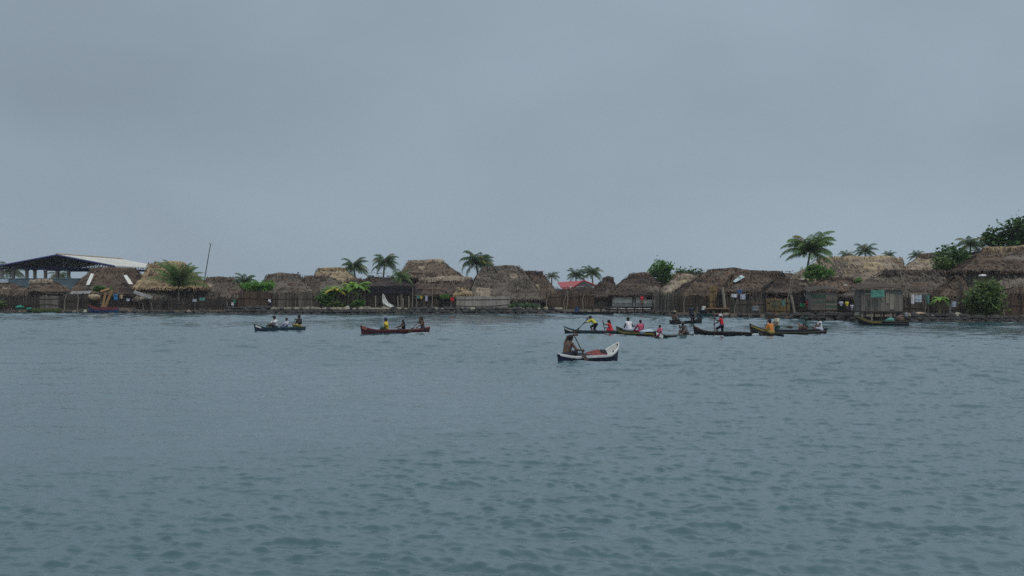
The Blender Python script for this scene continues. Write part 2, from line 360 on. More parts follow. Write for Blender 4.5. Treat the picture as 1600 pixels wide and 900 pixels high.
HUTN = [0]
def hut(label, d, dep, ex, rx, yr, ye, roof, wall=None, cap=None, yaw=0.0, shag=1.0, zb=None, inset=0.5, door=None, posts=None, cat='hut', name='thatched_hut', wallw=0.11, sag=0.12, win=None):
    HUTN[0] += 1; seed = HUTN[0] * 1.37
    dr = d + dep / 2
    x0, x1 = X(ex[0], d), X(ex[1], d)
    cx, cy = (x0 + x1) / 2, dr
    zb = ZG if zb is None else zb
    r = thing(name, label, cat, (cx, cy, zb), yaw)
    ze, zr = Z(ye, d) - zb, Z(yr, dr) - zb
    rx0, rx1 = X(rx[0], dr) - cx, X(rx[1], dr) - cx
    e0, e1 = x0 - cx, x1 - cx
    ey = dep / 2
    thatch_roof('roof', roof, r, e0, e1, ey, rx0, rx1, ze, zr, seed, shag, cap, sag)
    rnd = random.Random(HUTN[0])
    wx0, wx1, wy = e0 + inset, e1 - inset, ey - inset
    if wall:
        if wall.startswith('plaster'):
            mb = MB()
            for (a, b, c) in (((wx0 + wx1) / 2, -wy, 0), ((wx0 + wx1) / 2, wy, 0)): mb.box((a, b, ze / 2), (wx1 - wx0, .14, ze))
            for a in (wx0, wx1): mb.box((a, 0, ze / 2), (.14, 2 * wy - .15, ze))
            w = mb.build('wall', wall, r)
            mb = MB(); mb.box(((wx0 + wx1) / 2, -wy - .075, .42), (wx1 - wx0 + .02, .05, .84)); mb.build('plinth', 'plaster_grey', r)
        else:
            mb = MB()
            cane_run(mb, (wx0, -wy), (wx1, -wy), -0.1, ze, wallw, 0.04, rnd)
            cane_run(mb, (wx0, wy), (wx1, wy), -0.1, ze, 0.25, 0.04, rnd)
            cane_run(mb, (wx0, -wy), (wx0, wy), -0.1, ze, 0.2, 0.04, rnd); cane_run(mb, (wx1, -wy), (wx1, wy), -0.1, ze, 0.2, 0.04, rnd)
            w = mb.build('wall', wall, r)
            for zz in (0.28, 0.72):
                mb = MB(); mb.box(((wx0 + wx1) / 2, -wy - .06, ze * zz), (wx1 - wx0, .05, .07)); mb.build('wall_rail', 'wood_dark', r)
    if posts:
        for k in range(posts):
            a = wx0 + (wx1 - wx0) * k / (posts - 1)
            for b in (-wy, wy) if k in (0, posts - 1) else (-wy,):
                mb = MB(); mb.tube([(a, b, -.2), (a + rnd.uniform(-.1, .1), b, ze + .1)], [.08, .06], 6); mb.build('post', 'wood_dark' if rnd.random() < .5 else 'wood_pale', r)
    for (px, wd, hh, mt) in (door or []):
        a = X(px, d) - cx
        mb = MB(); mb.box((a, -wy - .10, hh / 2), (wd, .06, hh)); dd = mb.build('door', mt, r)
        mb = MB()
        for sx in (-1, 1): mb.box((a + sx * (wd / 2 + .05), -wy - .115, hh / 2), (.09, .09, hh))
        mb.box((a, -wy - .115, hh + .05), (wd + .2, .09, .09)); mb.build('door_frame', 'wood_dark', dd)
    for (px, zc, wd, hh) in (win or []):
        a = X(px, d) - cx
        mb = MB(); mb.box((a, -wy - .09, zc), (wd, .05, hh)); ww = mb.build('window', 'void', r)
        mb = MB()
        for sx in (-1, 1): mb.box((a + sx * (wd / 2 + .04), -wy - .10, zc), (.07, .07, hh))
        for sz in (-1, 1): mb.box((a, -wy - .10, zc + sz * (hh / 2 + .04)), (wd + .15, .07, .07))
        mb.build('window_frame', 'wood_dark', ww)
    return r

def stick_fence(label, pts, d, ytop, ybot, mat, w=0.10, jag=0.30, gap=0.10, lean=0.09, rails=1, name='stick_fence', stick=0.06):
    """upright canes between photo columns pts[0]..pts[1]; d may be a pair"""
    d0, d1 = d if isinstance(d, tuple) else (d, d)
    p0, p1 = (X(pts[0], d0), d0), (X(pts[1], d1), d1)
    zt0, zb0 = Z(ytop, d0), Z(ybot, d0)
    r = thing(name, label, 'fence', (p0[0], p0[1], zb0), 0)
    rnd = random.Random(int(pts[0] * 3 + pts[1]))
    q1 = (p1[0] - p0[0], p1[1] - p0[1])
    mb = MB(); cane_run(mb, (0, 0), q1, 0, zt0 - zb0, w, jag, rnd, gap, lean, stick)
    mb.build('sticks', mat, r)
    L = math.hypot(*q1); rz = math.atan2(q1[1], q1[0])
    for k in range(min(14, int(L / 1.1)) if jag >= .2 else 0):     # taller uneven posts the sticks are tied to
        f = (k + rnd.random()) / max(1, int(L / 1.1)); hh = (zt0 - zb0) * rnd.uniform(.75, 1.35)
        mb = MB(); mb.tube([(q1[0] * f, q1[1] * f - .12, -.1), (q1[0] * f + rnd.gauss(0, .04 * hh), q1[1] * f - .12, hh * .55), (q1[0] * f + rnd.gauss(0, .09 * hh), q1[1] * f - .1, hh)], [.06, .05, .035], 5)
        mb.build('post', rnd.choice(['wood_pale', 'wood_dark', 'cane_grey', 'wood_dark']), r)
    for k in range(rails):
        zz = (zt0 - zb0) * (rnd.uniform(.35, .7) if rails == 1 else 0.3 + 0.45 * k)
        mb = MB(); mb.tube([(0, -.07, zz), (q1[0] * .5, q1[1] * .5 - .07, zz + rnd.uniform(-.12, .12)), (q1[0], q1[1] - .07, zz + rnd.uniform(-.15, .15))], .035, 5); mb.build('rail', 'wood_dark', r)
    return r

# ------------------------------------------------------------------ vegetation
def palm(label, px, py, d, rad, seed, nf=22, nl=28, lean=(0, 0), leaf='palm_leaf_far', zb=None, up=0.35, lw=0.034, name='coconut_palm', group=None, cat='palm tree', droop=1.0, wind=0.10, ll_=0.25, emin=-0.35, emax=1.38):
    rnd = random.Random(seed)
    zb = ZG if zb is None else zb
    cx, cz = X(px, d), Z(py, d)
    root = thing(name, label, cat, (cx + lean[0], d + lean[1], zb), 0, group)
    top = Vector((-lean[0], -lean[1], cz - zb))
    mb = MB(); pts = []; rr = []
    for i in range(11):
        t = i / 10
        pts.append((top.x * t ** 1.6, top.y * t ** 1.6, top.z * t - 0.2 * (1 - t))); rr.append(0.19 - 0.09 * t + 0.05 * max(0, 0.15 - t) * 6)
    mb.tube(pts, rr, 8); mb.build('trunk', 'trunk', root, True)
    mb = MB()
    for k in range(nf):
        az = 2.39996 * k + rnd.uniform(-.35, .35)
        el = emin + (emax - emin) * ((k + .5) / nf) ** (1.25 - up) + rnd.uniform(-.12, .12)
        L = rad * rnd.uniform(0.85, 1.12)
        hd = Vector((math.cos(az), math.sin(az), 0))
        side = Vector((-math.sin(az), math.cos(az), 0))
        p = top.copy(); a = el; pl = [p.copy()]; n = 9
        for i in range(n):
            a -= droop * (0.06 + 0.026 * i) * (1.15 if el > 0.2 else 0.7)
            p = p + (hd * math.cos(a) + Vector((wind * (.4 + i / n), 0, math.sin(a)))).normalized() * (L / n); pl.append(p.copy())
        mb.tube(pl, [0.045 - 0.004 * i for i in range(n + 1)], 4, 1)
        dry = 2 if rnd.random() < 0.12 else 0
        for j in range(nl):
            t = 0.10 + 0.9 * (j + rnd.random() * .5) / nl; f = t * n; i = min(n - 1, int(f)); q = pl[i].lerp(pl[i + 1], min(1, f - i))
            tg = (pl[i + 1] - pl[i]).normalized(); upv = side.cross(tg)
            ll = rad * ll_ * (math.sin(PI * min(1, 0.18 + t * 0.80)) * 0.85 + 0.12) * rnd.uniform(.85, 1.15)
            for s in (-1, 1):
                dv = (side * s * 0.85 + tg * 0.55 + Vector((0, 0, -0.35 - 0.5 * rnd.random()))).normalized()
                m_ = q + dv * ll * 0.55; e = q + dv * ll + Vector((0, 0, -ll * 0.22))
                w = tg * lw * (rad / 2.6)
                mb.add([q - w * .6, q + w * .6, m_ + w, m_ - w, e], [(0, 1, 2, 3), (3, 2, 4)], None, dry)
    mb.build('crown', [leaf, 'palm_rib', 'palm_leaf_yellow'], root)
    return root

def bush_leaves(mb, c, r, n, rnd, size, seed, gap=0.15):
    """leaf clumps spread through an uneven volume"""
    c = Vector(c)
    clumps = []
    while len(clumps) < max(8, n // 45):
        v = Vector((rnd.uniform(-1, 1), rnd.uniform(-1, 1), rnd.uniform(-1, 1)))
        if v.length > 1 or v.length < 0.25: continue
        k = 0.80 + 0.45 * mn.noise(v * 1.5 + Vector((seed, 0, 0)))
        clumps.append(Vector((v.x * r[0], v.y * r[1], v.z * r[2])) * k)
    for i in range(n):
        cl = clumps[i % len(clumps)]
        sp = 0.20 * (r[0] + r[1] + r[2]) / 3
        p = c + cl + Vector((rnd.gauss(0, sp), rnd.gauss(0, sp), rnd.gauss(0, sp * 0.75)))
        s = size * rnd.uniform(.6, 1.25)
        t = Vector((rnd.gauss(0, 1), rnd.gauss(0, 1), rnd.gauss(0, .6))).normalized()
        b = t.cross(Vector((rnd.gauss(0, .5), rnd.gauss(0, .5), 1)).normalized())
        if b.length < .1: continue
        b.normalize(); w = b * s * .42
        mb.add([p, p + t * s * .5 + w, p + t * s, p + t * s * .5 - w], [(0, 1, 2, 3)])
    return clumps

def tree(label, px, py, d, r, n, size, seed, leaf='leaf_mid', zb=None, name='broadleaf_tree', cat='tree', trunk_r=0.16, dx=0.0, group=None):
    rnd = random.Random(seed); zb = ZG if zb is None else zb
    root = thing(name, label, cat, (X(px, d) + dx, d, zb), 0, group)
    c = Vector((-dx, 0, Z(py, d) - zb))
    mb = MB(); cl = bush_leaves(mb, c, r, n, rnd, size, seed)
    mb.build('crown', leaf, root)
    mb = MB(); low = c - Vector((0, 0, r[2] * 0.6)); low.z = max(low.z, 0.15)
    mb.tube([(0, 0, -.2), (low.x * .4 + .05, 0.05, low.z * .5), low], [trunk_r * 1.2, trunk_r, trunk_r * .8], 7)
    for k in cl[:9]: mb.tube([low, low.lerp(c + k, .5) + Vector((0, 0, .1)), c + k], [trunk_r * .6, trunk_r * .35, .02], 5)
    mb.build('trunk', 'trunk', root)
    return root

def banana(label, px, py, d, h, seed, leaf='banana_leaf', zb=None, nl=8, ll=1.5, name='banana_plant', up=(0.55, 1.25), stems=1):
    rnd = random.Random(seed); zb = ZG if zb is None else zb
    root = thing(name, label, 'plant', (X(px, d), d, zb), 0)
    mb = MB(); ms = MB()
    for s in range(stems):
        ox = (s - (stems - 1) / 2) * 0.5; hh = h * rnd.uniform(.8, 1.1)
        ms.tube([(ox, 0, -.1), (ox + rnd.uniform(-.1, .1), 0, hh * .5), (ox + rnd.uniform(-.15, .15), 0, hh)], [.13, .10, .06], 7)
        for k in range(nl):
            az = 2 * PI * k / nl + rnd.uniform(-.3, .3); a = rnd.uniform(*up); L = ll * rnd.uniform(.75, 1.15)
            hd = Vector((math.cos(az), math.sin(az), 0)); side = Vector((-math.sin(az), math.cos(az), 0))
            p = Vector((ox, 0, hh)); n = 7; row = []
            for i in range(n + 1):
                w = 0.24 * L / 1.5 * math.sin(PI * min(1, (i + .6) / (n + .8))) ** .7
                row.append((p - side * w - Vector((0, 0, w * .35)), p.copy(), p + side * w - Vector((0, 0, w * .35))))
                a -= 0.12 + 0.05 * i; p = p + (hd * math.cos(a) + Vector((0, 0, math.sin(a)))) * (L / n)
            vs = [v for t in row for v in t]
            fs = [(i * 3 + j, i * 3 + j + 1, (i + 1) * 3 + j + 1, (i + 1) * 3 + j) for i in range(n) for j in (0, 1)]
            mb.add(vs, fs)
    ms.build('stem', 'palm_rib', root); mb.build('leaves', leaf, root)
    return root
# ------------------------------------------------------------------ canoes
def canoe(name, label, loc, yaw, L, B, fb, bow, stern, keel=-0.14, outer='hull_black', inner='hull_wood', rail='hull_grey', stripe=None, stripe_h=(0.03, 0.12), bow_paint=None, seats=(-0.45, 0.3), full=2.4, cat='canoe', bow_pow=2.2, deck=None, pitch=0.0):
    """dug-out canoe along +x, z = 0 on the water"""
    root = thing(name, label, cat, loc, yaw)
    if pitch: root.rotation_euler = (0, pitch, yaw)
    n = 30; m = 7
    def half(t): return B / 2 * max(0.0, 1 - abs(t) ** full) ** 0.75 + 0.025
    def sheer(t): return fb + bow * max(0, (t - 0.35) / 0.65) ** bow_pow + stern * max(0, (-t - 0.5) / 0.5) ** 2
    def low(t): return keel + 0.12 * abs(t) ** 6
    def xx(t, k): return L / 2 * t * (1 - 0.035 * (1 - k))      # stem raked: top (k=1) longer
    def section(t, off=0.0, floor=None):
        out = []
        h, s, l = half(t) + off, sheer(t), low(t)
        for j in range(m + 1):
            a = j / m * PI / 2
            y = h * math.cos(a) ** 0.55 if j < m else 0.0
            z = s - (s - l) * math.sin(a) ** 1.25
            if floor is not None: z = max(z, floor)
            k = (z - l) / max(1e-4, s - l)
            out.append((xx(t, k), y, z))
        return out
    ts = [-1 + 2 * i / n for i in range(n + 1)]
    def shell(off, floor, flip, tl):
        mb = MB(); rows = []
        for t in tl:
            sec = section(t, off, floor)
            rows.append([(x, y, z) for x, y, z in sec] + [(x, -y, z) for x, y, z in sec[:-1][::-1]])
        w = len(rows[0]); vs = [p for r_ in rows for p in r_]
        fs = []
        for i in range(len(rows) - 1):
            for j in range(w - 1):
                q = (i * w + j, i * w + j + 1, (i + 1) * w + j + 1, (i + 1) * w + j)
                fs.append(q[::-1] if flip else q)
        if not flip:
            fs.append(tuple(range(w))); fs.append(tuple((len(rows) - 1) * w + j for j in range(w - 1, -1, -1)))
        mb.add(vs, fs); return mb
    hull = shell(0, None, False, ts).build('hull', outer, root, True)
    tin = [t * 0.985 for t in ts]
    shell(-0.022, 0.075, True, tin).build('inside', inner, hull, True)
    # rail: a band riding on the sheer
    mb = MB(); vs = []
    for t in ts:
        h, s = half(t), sheer(t)
        for sg in (1, -1):
            vs += [(xx(t, 1), sg * (h + .016), s - .035), (xx(t, 1), sg * (h + .016), s + .018), (xx(t, 1), sg * max(.0, h - .035), s + .018), (xx(t, 1), sg * max(.0, h - .035), s - .035)]
    fs = []
    for i in range(n):
        for sg in (0, 4):
            for j in range(4):
                a, b = i * 8 + sg + j, i * 8 + sg + (j + 1) % 4
                fs.append((a, b, b + 8, a + 8))
    fs += [(0, 1, 2, 3), (4, 5, 6, 7), tuple(n * 8 + j for j in (0, 1, 2, 3)), tuple(n * 8 + j for j in (4, 5, 6, 7))]
    mb.add(vs, fs); mb.build('gunwale', rail, root)
    def band(za, zb_, t0, t1, mat, nm):
        mb = MB(); vs = []; k = 26
        for i in range(k + 1):
            t = t0 + (t1 - t0) * i / k
            h, s, l = half(t) + .008, sheer(t), low(t)
            for sg in (1, -1):
                for dz in (za, (za + zb_) / 2, zb_):
                    q = min(1.0, dz / (s - l)); a = math.asin(q ** (1 / 1.25))
                    vs.append((xx(t, 1 - q), sg * (h * math.cos(a) ** .55 + .004), s - dz))
        fs = []
        for i in range(k):
            for sg in (0, 3):
                for j in (0, 1):
                    a = i * 6 + sg + j; fs.append((a, a + 1, a + 7, a + 6))
        mb.add(vs, fs); return mb.build(nm, mat, hull, True)
    if stripe: band(stripe_h[0], stripe_h[1], -0.97, 0.985, stripe, 'stripe')
    if bow_paint: band(0.04, bow_paint[1], bow_paint[2], 0.975, bow_paint[0], 'bow_patch')
    for t in seats:
        mb = MB(); mb.box((L / 2 * t, 0, fb - .07), (.18, 2 * half(t) - .06, .03)); mb.build('seat', 'wood_dark', root)
    if deck:
        mb = MB(); k = 6; vs = []
        for i in range(k + 1):
            t = deck[1] + (0.985 - deck[1]) * i / k; h, s = half(t) - .03, sheer(t) - .015
            vs += [(xx(t, 1), max(h, .0), s), (xx(t, 1), -max(h, .0), s)]
        mb.add(vs, [(2 * i, 2 * i + 1, 2 * i + 3, 2 * i + 2) for i in range(k)]); mb.build('bow_deck', deck[0], root)
    return root

# ------------------------------------------------------------------ people: one continuous surface from joined tapered limbs
def surface_nets(Fv, org, h):
    s = Fv < 0
    nx, ny, nz = Fv.shape
    c = lambda a, i, j, k: a[i:nx - 1 + i, j:ny - 1 + j, k:nz - 1 + k]
    cor = [(i, j, k) for i in (0, 1) for j in (0, 1) for k in (0, 1)]
    cnt = sum(c(s, *q).astype(np.int8) for q in cor)
    act = np.argwhere((cnt > 0) & (cnt < 8))
    idx = -np.ones((nx - 1, ny - 1, nz - 1), np.int64); idx[tuple(act.T)] = np.arange(len(act))
    pos = np.zeros((len(act), 3)); num = np.zeros(len(act))
    for a in range(8):
        for b in range(a + 1, 8):
            A, B = np.array(cor[a]), np.array(cor[b])
            if abs(A - B).sum() != 1: continue
            fa = Fv[tuple((act + A).T)]; fb_ = Fv[tuple((act + B).T)]
            x = (fa < 0) != (fb_ < 0)
            t = np.where(x, fa / np.where(x, fa - fb_, 1), 0)
            pos += np.where(x[:, None], A + t[:, None] * (B - A), 0); num += x
    pos = (act + pos / num[:, None]) * h + org
    faces = []
    for ax in range(3):
        sl1 = [slice(1, -1)] * 3; sl1[ax] = slice(0, -1)
        sl2 = [slice(1, -1)] * 3; sl2[ax] = slice(1, None)
        s1, s2 = s[tuple(sl1)], s[tuple(sl2)]
        e = np.argwhere(s1 != s2)
        if not len(e): continue
        inside = s1[tuple(e.T)]
        base = e + 1; base[:, ax] -= 1
        u, v = (ax + 1) % 3, (ax + 2) % 3
        du = np.zeros(3, int); du[u] = 1; dv = np.zeros(3, int); dv[v] = 1
        q = np.stack([idx[tuple((base - du - dv).T)], idx[tuple((base - dv).T)], idx[tuple(base.T)], idx[tuple((base - du).T)]], 1)
        q = np.where(inside[:, None], q, q[:, ::-1])
        faces.append(q)
    return pos, np.concatenate(faces)

def blob(prims, h=0.016, k=0.03, inflate=0.0):
    """prims: (a, b, ra, rb[, k]) -> verts, faces"""
    P = [(np.array(p[0], float), np.array(p[1], float), p[2] + inflate, p[3] + inflate, (p[4] if len(p) > 4 else k)) for p in prims]
    lo = np.min([np.minimum(a, b) - max(ra, rb) for a, b, ra, rb, _ in P], 0) - 3 * h
    hi = np.max([np.maximum(a, b) + max(ra, rb) for a, b, ra, rb, _ in P], 0) + 3 * h
    n = np.ceil((hi - lo) / h).astype(int) + 1
    Fv = np.full(n, 1.0, np.float32)
    for a, b, ra, rb, kk in P:
        mgn = max(ra, rb) + kk + 2 * h
        i0 = np.maximum(0, np.floor((np.minimum(a, b) - mgn - lo) / h).astype(int)); i1 = np.minimum(n, np.ceil((np.maximum(a, b) + mgn - lo) / h).astype(int) + 1)
        gx, gy, gz = [lo[q] + h * np.arange(i0[q], i1[q]) for q in range(3)]
        px, py, pz = gx[:, None, None] - a[0], gy[None, :, None] - a[1], gz[None, None, :] - a[2]
        ba = b - a; L2 = max(1e-9, float(ba @ ba))
        t = np.clip((px * ba[0] + py * ba[1] + pz * ba[2]) / L2, 0, 1)
        dd = np.sqrt((px - t * ba[0]) ** 2 + (py - t * ba[1]) ** 2 + (pz - t * ba[2]) ** 2) - (ra + (rb - ra) * t)
        blk = Fv[i0[0]:i1[0], i0[1]:i1[1], i0[2]:i1[2]]
        hh = np.clip(0.5 + 0.5 * (blk - dd) / kk, 0, 1)
        blk[...] = blk * (1 - hh) + dd * hh - kk * hh * (1 - hh)
    return surface_nets(Fv, lo, h)

def np_mesh(name, pos, faces, mat, parent=None):
    me = bpy.data.meshes.new(name)
    me.from_pydata(pos.tolist(), [], faces.tolist()); me.materials.append(MATS[mat])
    me.polygons.foreach_set('use_smooth', [True] * len(me.polygons)); me.update()
    o = bpy.data.objects.new(name, me); COL.objects.link(o)
    if parent: o.parent = parent
    return o

def ik(a, t, l1, l2, hint):
    a, t, hint = Vector(a), Vector(t), Vector(hint)
    d = t - a; L = d.length; mx = (l1 + l2) * 0.985
    if L > mx: t = a + d * (mx / L); d = t - a; L = mx
    u = d.normalized(); x = (l1 * l1 - l2 * l2 + L * L) / (2 * L); hgt = math.sqrt(max(0, l1 * l1 - x * x))
    hp = hint - u * hint.dot(u)
    hp = hp.normalized() if hp.length > 1e-4 else Vector((0, 0, -1))
    return a + u * x + hp * hgt, t

def person(label, loc, yaw, pz=0.2, lean=0.2, side=0.0, twist=0.0, hl=None, hr=None, fl=None, fr=None, kl=None, kr=None, s=1.0, shirt=None, sleeve=0.5, legs=None, leg_frac=0.75, hat=None, hair='short', skin='skin', headfwd=0.1, headyaw=0.0, grip=None, vox=0.017, male=True, skirt=False, extra_band=None):
    """local frame: x forward, y to the person's left, z up; loc = where the person sits or stands"""
    if vox < 0.02: s *= 1.10
    pel = Vector((0, 0, pz))
    up = Vector((math.sin(lean), math.sin(side), math.cos(lean))).normalized()
    lat = Vector((-math.sin(twist), math.cos(twist), 0)); lat = (lat - up * lat.dot(up)).normalized()
    fwd = lat.cross(up).normalized()
    S = lambda v: v * s
    chest = pel + up * S(.36); neck = pel + up * S(.49)
    hd = (up + fwd * headfwd + Vector((0, 0, .6))).normalized()
    head = neck + hd * S(.175)
    hf = (Matrix.Rotation(headyaw, 3, hd) @ (fwd - hd * fwd.dot(hd))).normalized(); hs = hd.cross(hf)
    shw = S(.178 if male else .158)
    shL, shR = pel + up * S(.455) + lat * shw, pel + up * S(.455) - lat * shw
    hipL, hipR = pel + lat * S(.095) , pel - lat * S(.095)
    torso = [(pel + lat * S(.06), pel - lat * S(.06), S(.118), S(.118)),
             (pel + up * S(.02), chest, S(.122), S(.13)), (pel + up * S(.17) + lat * S(.045), chest + lat * S(.075), S(.10), S(.105)),
             (pel + up * S(.17) - lat * S(.045), chest - lat * S(.075), S(.10), S(.105)), (shL - lat * S(.02), shR + lat * S(.02), S(.075), S(.075))]
    hips = torso[:1] + [(pel + lat * S(.06), pel - lat * S(.06) + Vector((0, 0, .01)), S(.125), S(.125))]
    prims = list(torso) + [(neck - up * S(.03), head - hd * S(.06), S(.056), S(.050))]
    # head: cranium, face, chin, nose, ears
    prims += [(head + hd * S(.035) - hf * S(.015), head + hd * S(.03) + hf * S(.02), S(.088), S(.083), .02),
              (head - hd * S(.02) + hf * S(.02), head - hd * S(.075) + hf * S(.048), S(.066), S(.040), .02),
              (head - hd * S(.0) + hf * S(.095), head - hd * S(.032) + hf * S(.112), S(.010), S(.016), .012),
              (head - hd * S(.01) + hs * S(.088), head - hd * S(.035) + hs * S(.084), S(.018), S(.012), .008),
              (head - hd * S(.01) - hs * S(.088), head - hd * S(.035) - hs * S(.084), S(.018), S(.012), .008)]
    arms = {}; shirt_p = list(torso)
    for nm, sh, tgt, sg in (('l', shL, hl, 1), ('r', shR, hr, -1)):
        if tgt is None: tgt = sh + Vector((.12, sg * .06, -.5)) * s
        hint = lat * sg * .55 - up * .7 - fwd * .25
        el, wr = ik(sh, tgt, S(.285), S(.255), hint)
        prims += [(sh, el, S(.056), S(.042)), (el, wr, S(.042), S(.029))]
        f = (wr - el).normalized()
        g = grip.get(nm) if grip else None
        if g is not None:   # fingers closed round the shaft
            u = Vector(g).normalized(); e1 = -(f - u * f.dot(u))
            e1 = e1.normalized() if e1.length > .05 else u.orthogonal().normalized(); e2 = u.cross(e1) * sg
            C_ = wr + f * S(.085)
            prims.append((wr, C_ + e1 * S(.03), S(.030), S(.034), .015))
            prims.append((C_ + e1 * S(.03) + u * S(.03), C_ + e1 * S(.03) - u * S(.03), S(.026), S(.024), .012))
            for q, (o_, en) in enumerate(((.036, 200), (.012, 220), (-.012, 210), (-.034, 180))):
                last = None
                for an in np.linspace(20, en, 4):
                    p = C_ + u * S(o_) + (e1 * math.cos(R(an)) + e2 * math.sin(R(an))) * S(.033)
                    if last is not None: prims.append((last, p, S(.0125), S(.011), .006))
                    last = p
            t0 = C_ + e1 * S(.03) + u * S(.03); t1 = C_ - e2 * S(.036) + u * S(.05); t2 = C_ - e1 * S(.03) - e2 * S(.018) + u * S(.045)
            prims += [(t0, t1, S(.015), S(.013), .006), (t1, t2, S(.013), S(.011), .006)]
        else:               # relaxed, half open hand
            dn = (Vector((0, 0, -1)) - f * f.z * -1).normalized() if abs(f.z) < .95 else Vector((1, 0, 0))
            ac = f.cross(dn).normalized(); pc = wr + f * S(.05)
            prims.append((wr, pc, S(.03), S(.033), .015)); prims.append((pc + ac * S(.02), pc - ac * S(.02), S(.024), S(.024), .012))
            for o_, ln in ((.031, .070), (.011, .078), (-.011, .073), (-.030, .058)):
                a = pc + ac * S(o_) + f * S(.02); b = a + f * S(ln * .55) + dn * S(.012); c2 = b + f * S(ln * .35) + dn * S(.028)
                prims += [(a, b, S(.0125), S(.0115), .006), (b, c2, S(.0115), S(.0105), .006)]
            t1 = pc + ac * S(.055) + f * S(.005) + dn * S(.012); prims += [(pc + ac * S(.02) - f * S(.02), t1, S(.015), S(.0125), .006), (t1, t1 + f * S(.03) + dn * S(.01), S(.0125), S(.0105), .006)]
        if sleeve > 0: shirt_p.append((sh, sh.lerp(el, min(1, sleeve)), S(.062), S(.058)))
        if sleeve > 1: shirt_p.append((el, el.lerp(wr, sleeve - 1), S(.052), S(.042)))
    cloth = list(hips)
    for hp, ft, kn, sg in ((hipL, fl, kl, 1), (hipR, fr, kr, -1)):
        if ft is None: ft = hp + Vector((.70, sg * .04, -pz + .06))
        hint = Vector(kn) if kn is not None else Vector((.6, sg * .12, 1.0))
        k_, an = ik(hp, ft, S(.41), S(.40), hint)
        prims += [(hp, k_, S(.088), S(.058)), (k_, k_.lerp(an, .35), S(.056), S(.055)), (k_.lerp(an, .35), an, S(.055), S(.036))]
        sh_ = (an - k_).normalized(); tf = Vector((1, 0, 0)) - sh_ * sh_.x
        tf = tf.normalized() if tf.length > .35 else Vector((.3, 0, .95)) - sh_ * sh_.z * .9
        tf = tf.normalized()
        prims += [(an - tf * S(.03) + sh_ * S(.02), an + tf * S(.13) + sh_ * S(.03), S(.036), S(.030)), (an + tf * S(.13) + sh_ * S(.03), an + tf * S(.19) + sh_ * S(.035), S(.030), S(.02))]
        cloth.append((hp, hp.lerp(k_, min(1, leg_frac / .75 if leg_frac < .75 else 1)), S(.096), S(.082)))
        if leg_frac > .75: cloth.append((k_, k_.lerp(an, (leg_frac - .75) * 4), S(.072), S(.064)))
    # blend face features
    pos, fc = blob(prims, vox)
    body = np_mesh('person', pos, fc, skin)
    me = body.data; me.materials.append(MATS['eye_dark'])
    # eyes and mouth coloured on the same surface
    cen = np.array([pos[f].mean(0) for f in fc])
    mi = np.zeros(len(fc), int)
    for sg in (1, -1):
        e = np.array(head + hd * S(.002) + hs * S(.033) * sg + hf * S(.09)); mi[((cen - e) ** 2).sum(1) < (S(.017)) ** 2] = 1
    e = np.array(head - hd * S(.062) + hf * S(.098)); mi[((cen - e) ** 2).sum(1) < (S(.017)) ** 2] = 1
    me.polygons.foreach_set('material_index', mi.tolist())
    tag(body, label, 'person', None, loc, yaw)
    if shirt:
        shirt_p2 = [p for p in shirt_p]
        if skirt: shirt_p2 += [(pel, (hipL + hipR) / 2 + Vector((.18, 0, -.02)), S(.16), S(.17))]
        p2, f2 = blob(shirt_p2, vox, .03, S(.012)); np_mesh('shirt', p2, f2, shirt, body)
        if extra_band:
            for zz in (0.12, 0.30):
                p3, f3 = blob([(pel + up * S(zz) + lat * S(.05), pel + up * S(zz) - lat * S(.05), S(.055), S(.055)), ], vox, .03, S(.082))
                c3 = np.array(pel + up * S(zz)); hgt = (p3 - c3) @ np.array(up); p3 = p3 - np.outer(hgt * .75, np.array(up))
                np_mesh('shirt_band', p3, f3, extra_band, body)
    if legs:
        p2, f2 = blob(cloth, vox, .03, S(.010)); np_mesh('shorts' if leg_frac < .9 else 'trousers', p2, f2, legs, body)
    hp_ = [(head + hd * S(.05) - hf * S(.032), head + hd * S(.055) + hf * S(.012), S(.090), S(.084), .02), (head + hd * S(.0) - hf * S(.045), head - hd * S(.045) - hf * S(.05), S(.075), S(.055), .02)]
    if hair == 'long': hp_ += [(head - hf * S(.05), neck - up * S(.10) - fwd * S(.09), S(.075), S(.05), .03)]
    p2, f2 = blob(hp_, vox * .8, .02); np_mesh('hair', p2, f2, 'hair', body)
    if hat:
        kd, mt = hat
        if kd == 'cap':
            pr = [(head + hd * S(.062) - hf * S(.02), head + hd * S(.066) + hf * S(.01), S(.097), S(.092), .02), (head + hd * S(.072) + hf * S(.08) + hs * S(.04), head + hd * S(.072) + hf * S(.08) - hs * S(.04), S(.020), S(.020), .012), (head + hd * S(.066) + hf * S(.125) + hs * S(.03), head + hd * S(.066) + hf * S(.125) - hs * S(.03), S(.016), S(.016), .012)]
            p2, f2 = blob(pr, vox * .8, .02); np_mesh('cap', p2, f2, mt, body)
        elif kd == 'wrap':
            pr = [(head + hd * S(.062) - hf * S(.02), head + hd * S(.066) + hf * S(.01), S(.100), S(.096), .02), (head + hd * S(.06) - hf * S(.10), head - hd * S(.03) - hf * S(.13), S(.035), S(.03), .02), (head + hd * S(.12) + hf * S(.06), head + hd * S(.17) + hf * S(.08), S(.03), S(.02), .02), (head + hd * S(.12) - hf * S(.07), head + hd * S(.17) - hf * S(.09), S(.03), S(.02), .02)]
            p2, f2 = blob(pr, vox * .8, .02); np_mesh('head_scarf', p2, f2, mt, body)
        else:
            mb = MB(); mb.lathe([(0, .13), (.07, .125), (.095, .10), (.105, .03), (.20, .005), (.205, -.005), (.10, .012), (.0, .012)], (0, 0, 0), 16)
            ho = mb.build('hat', mt, body, True)
            z_ = hd; y_ = hs; x_ = hf
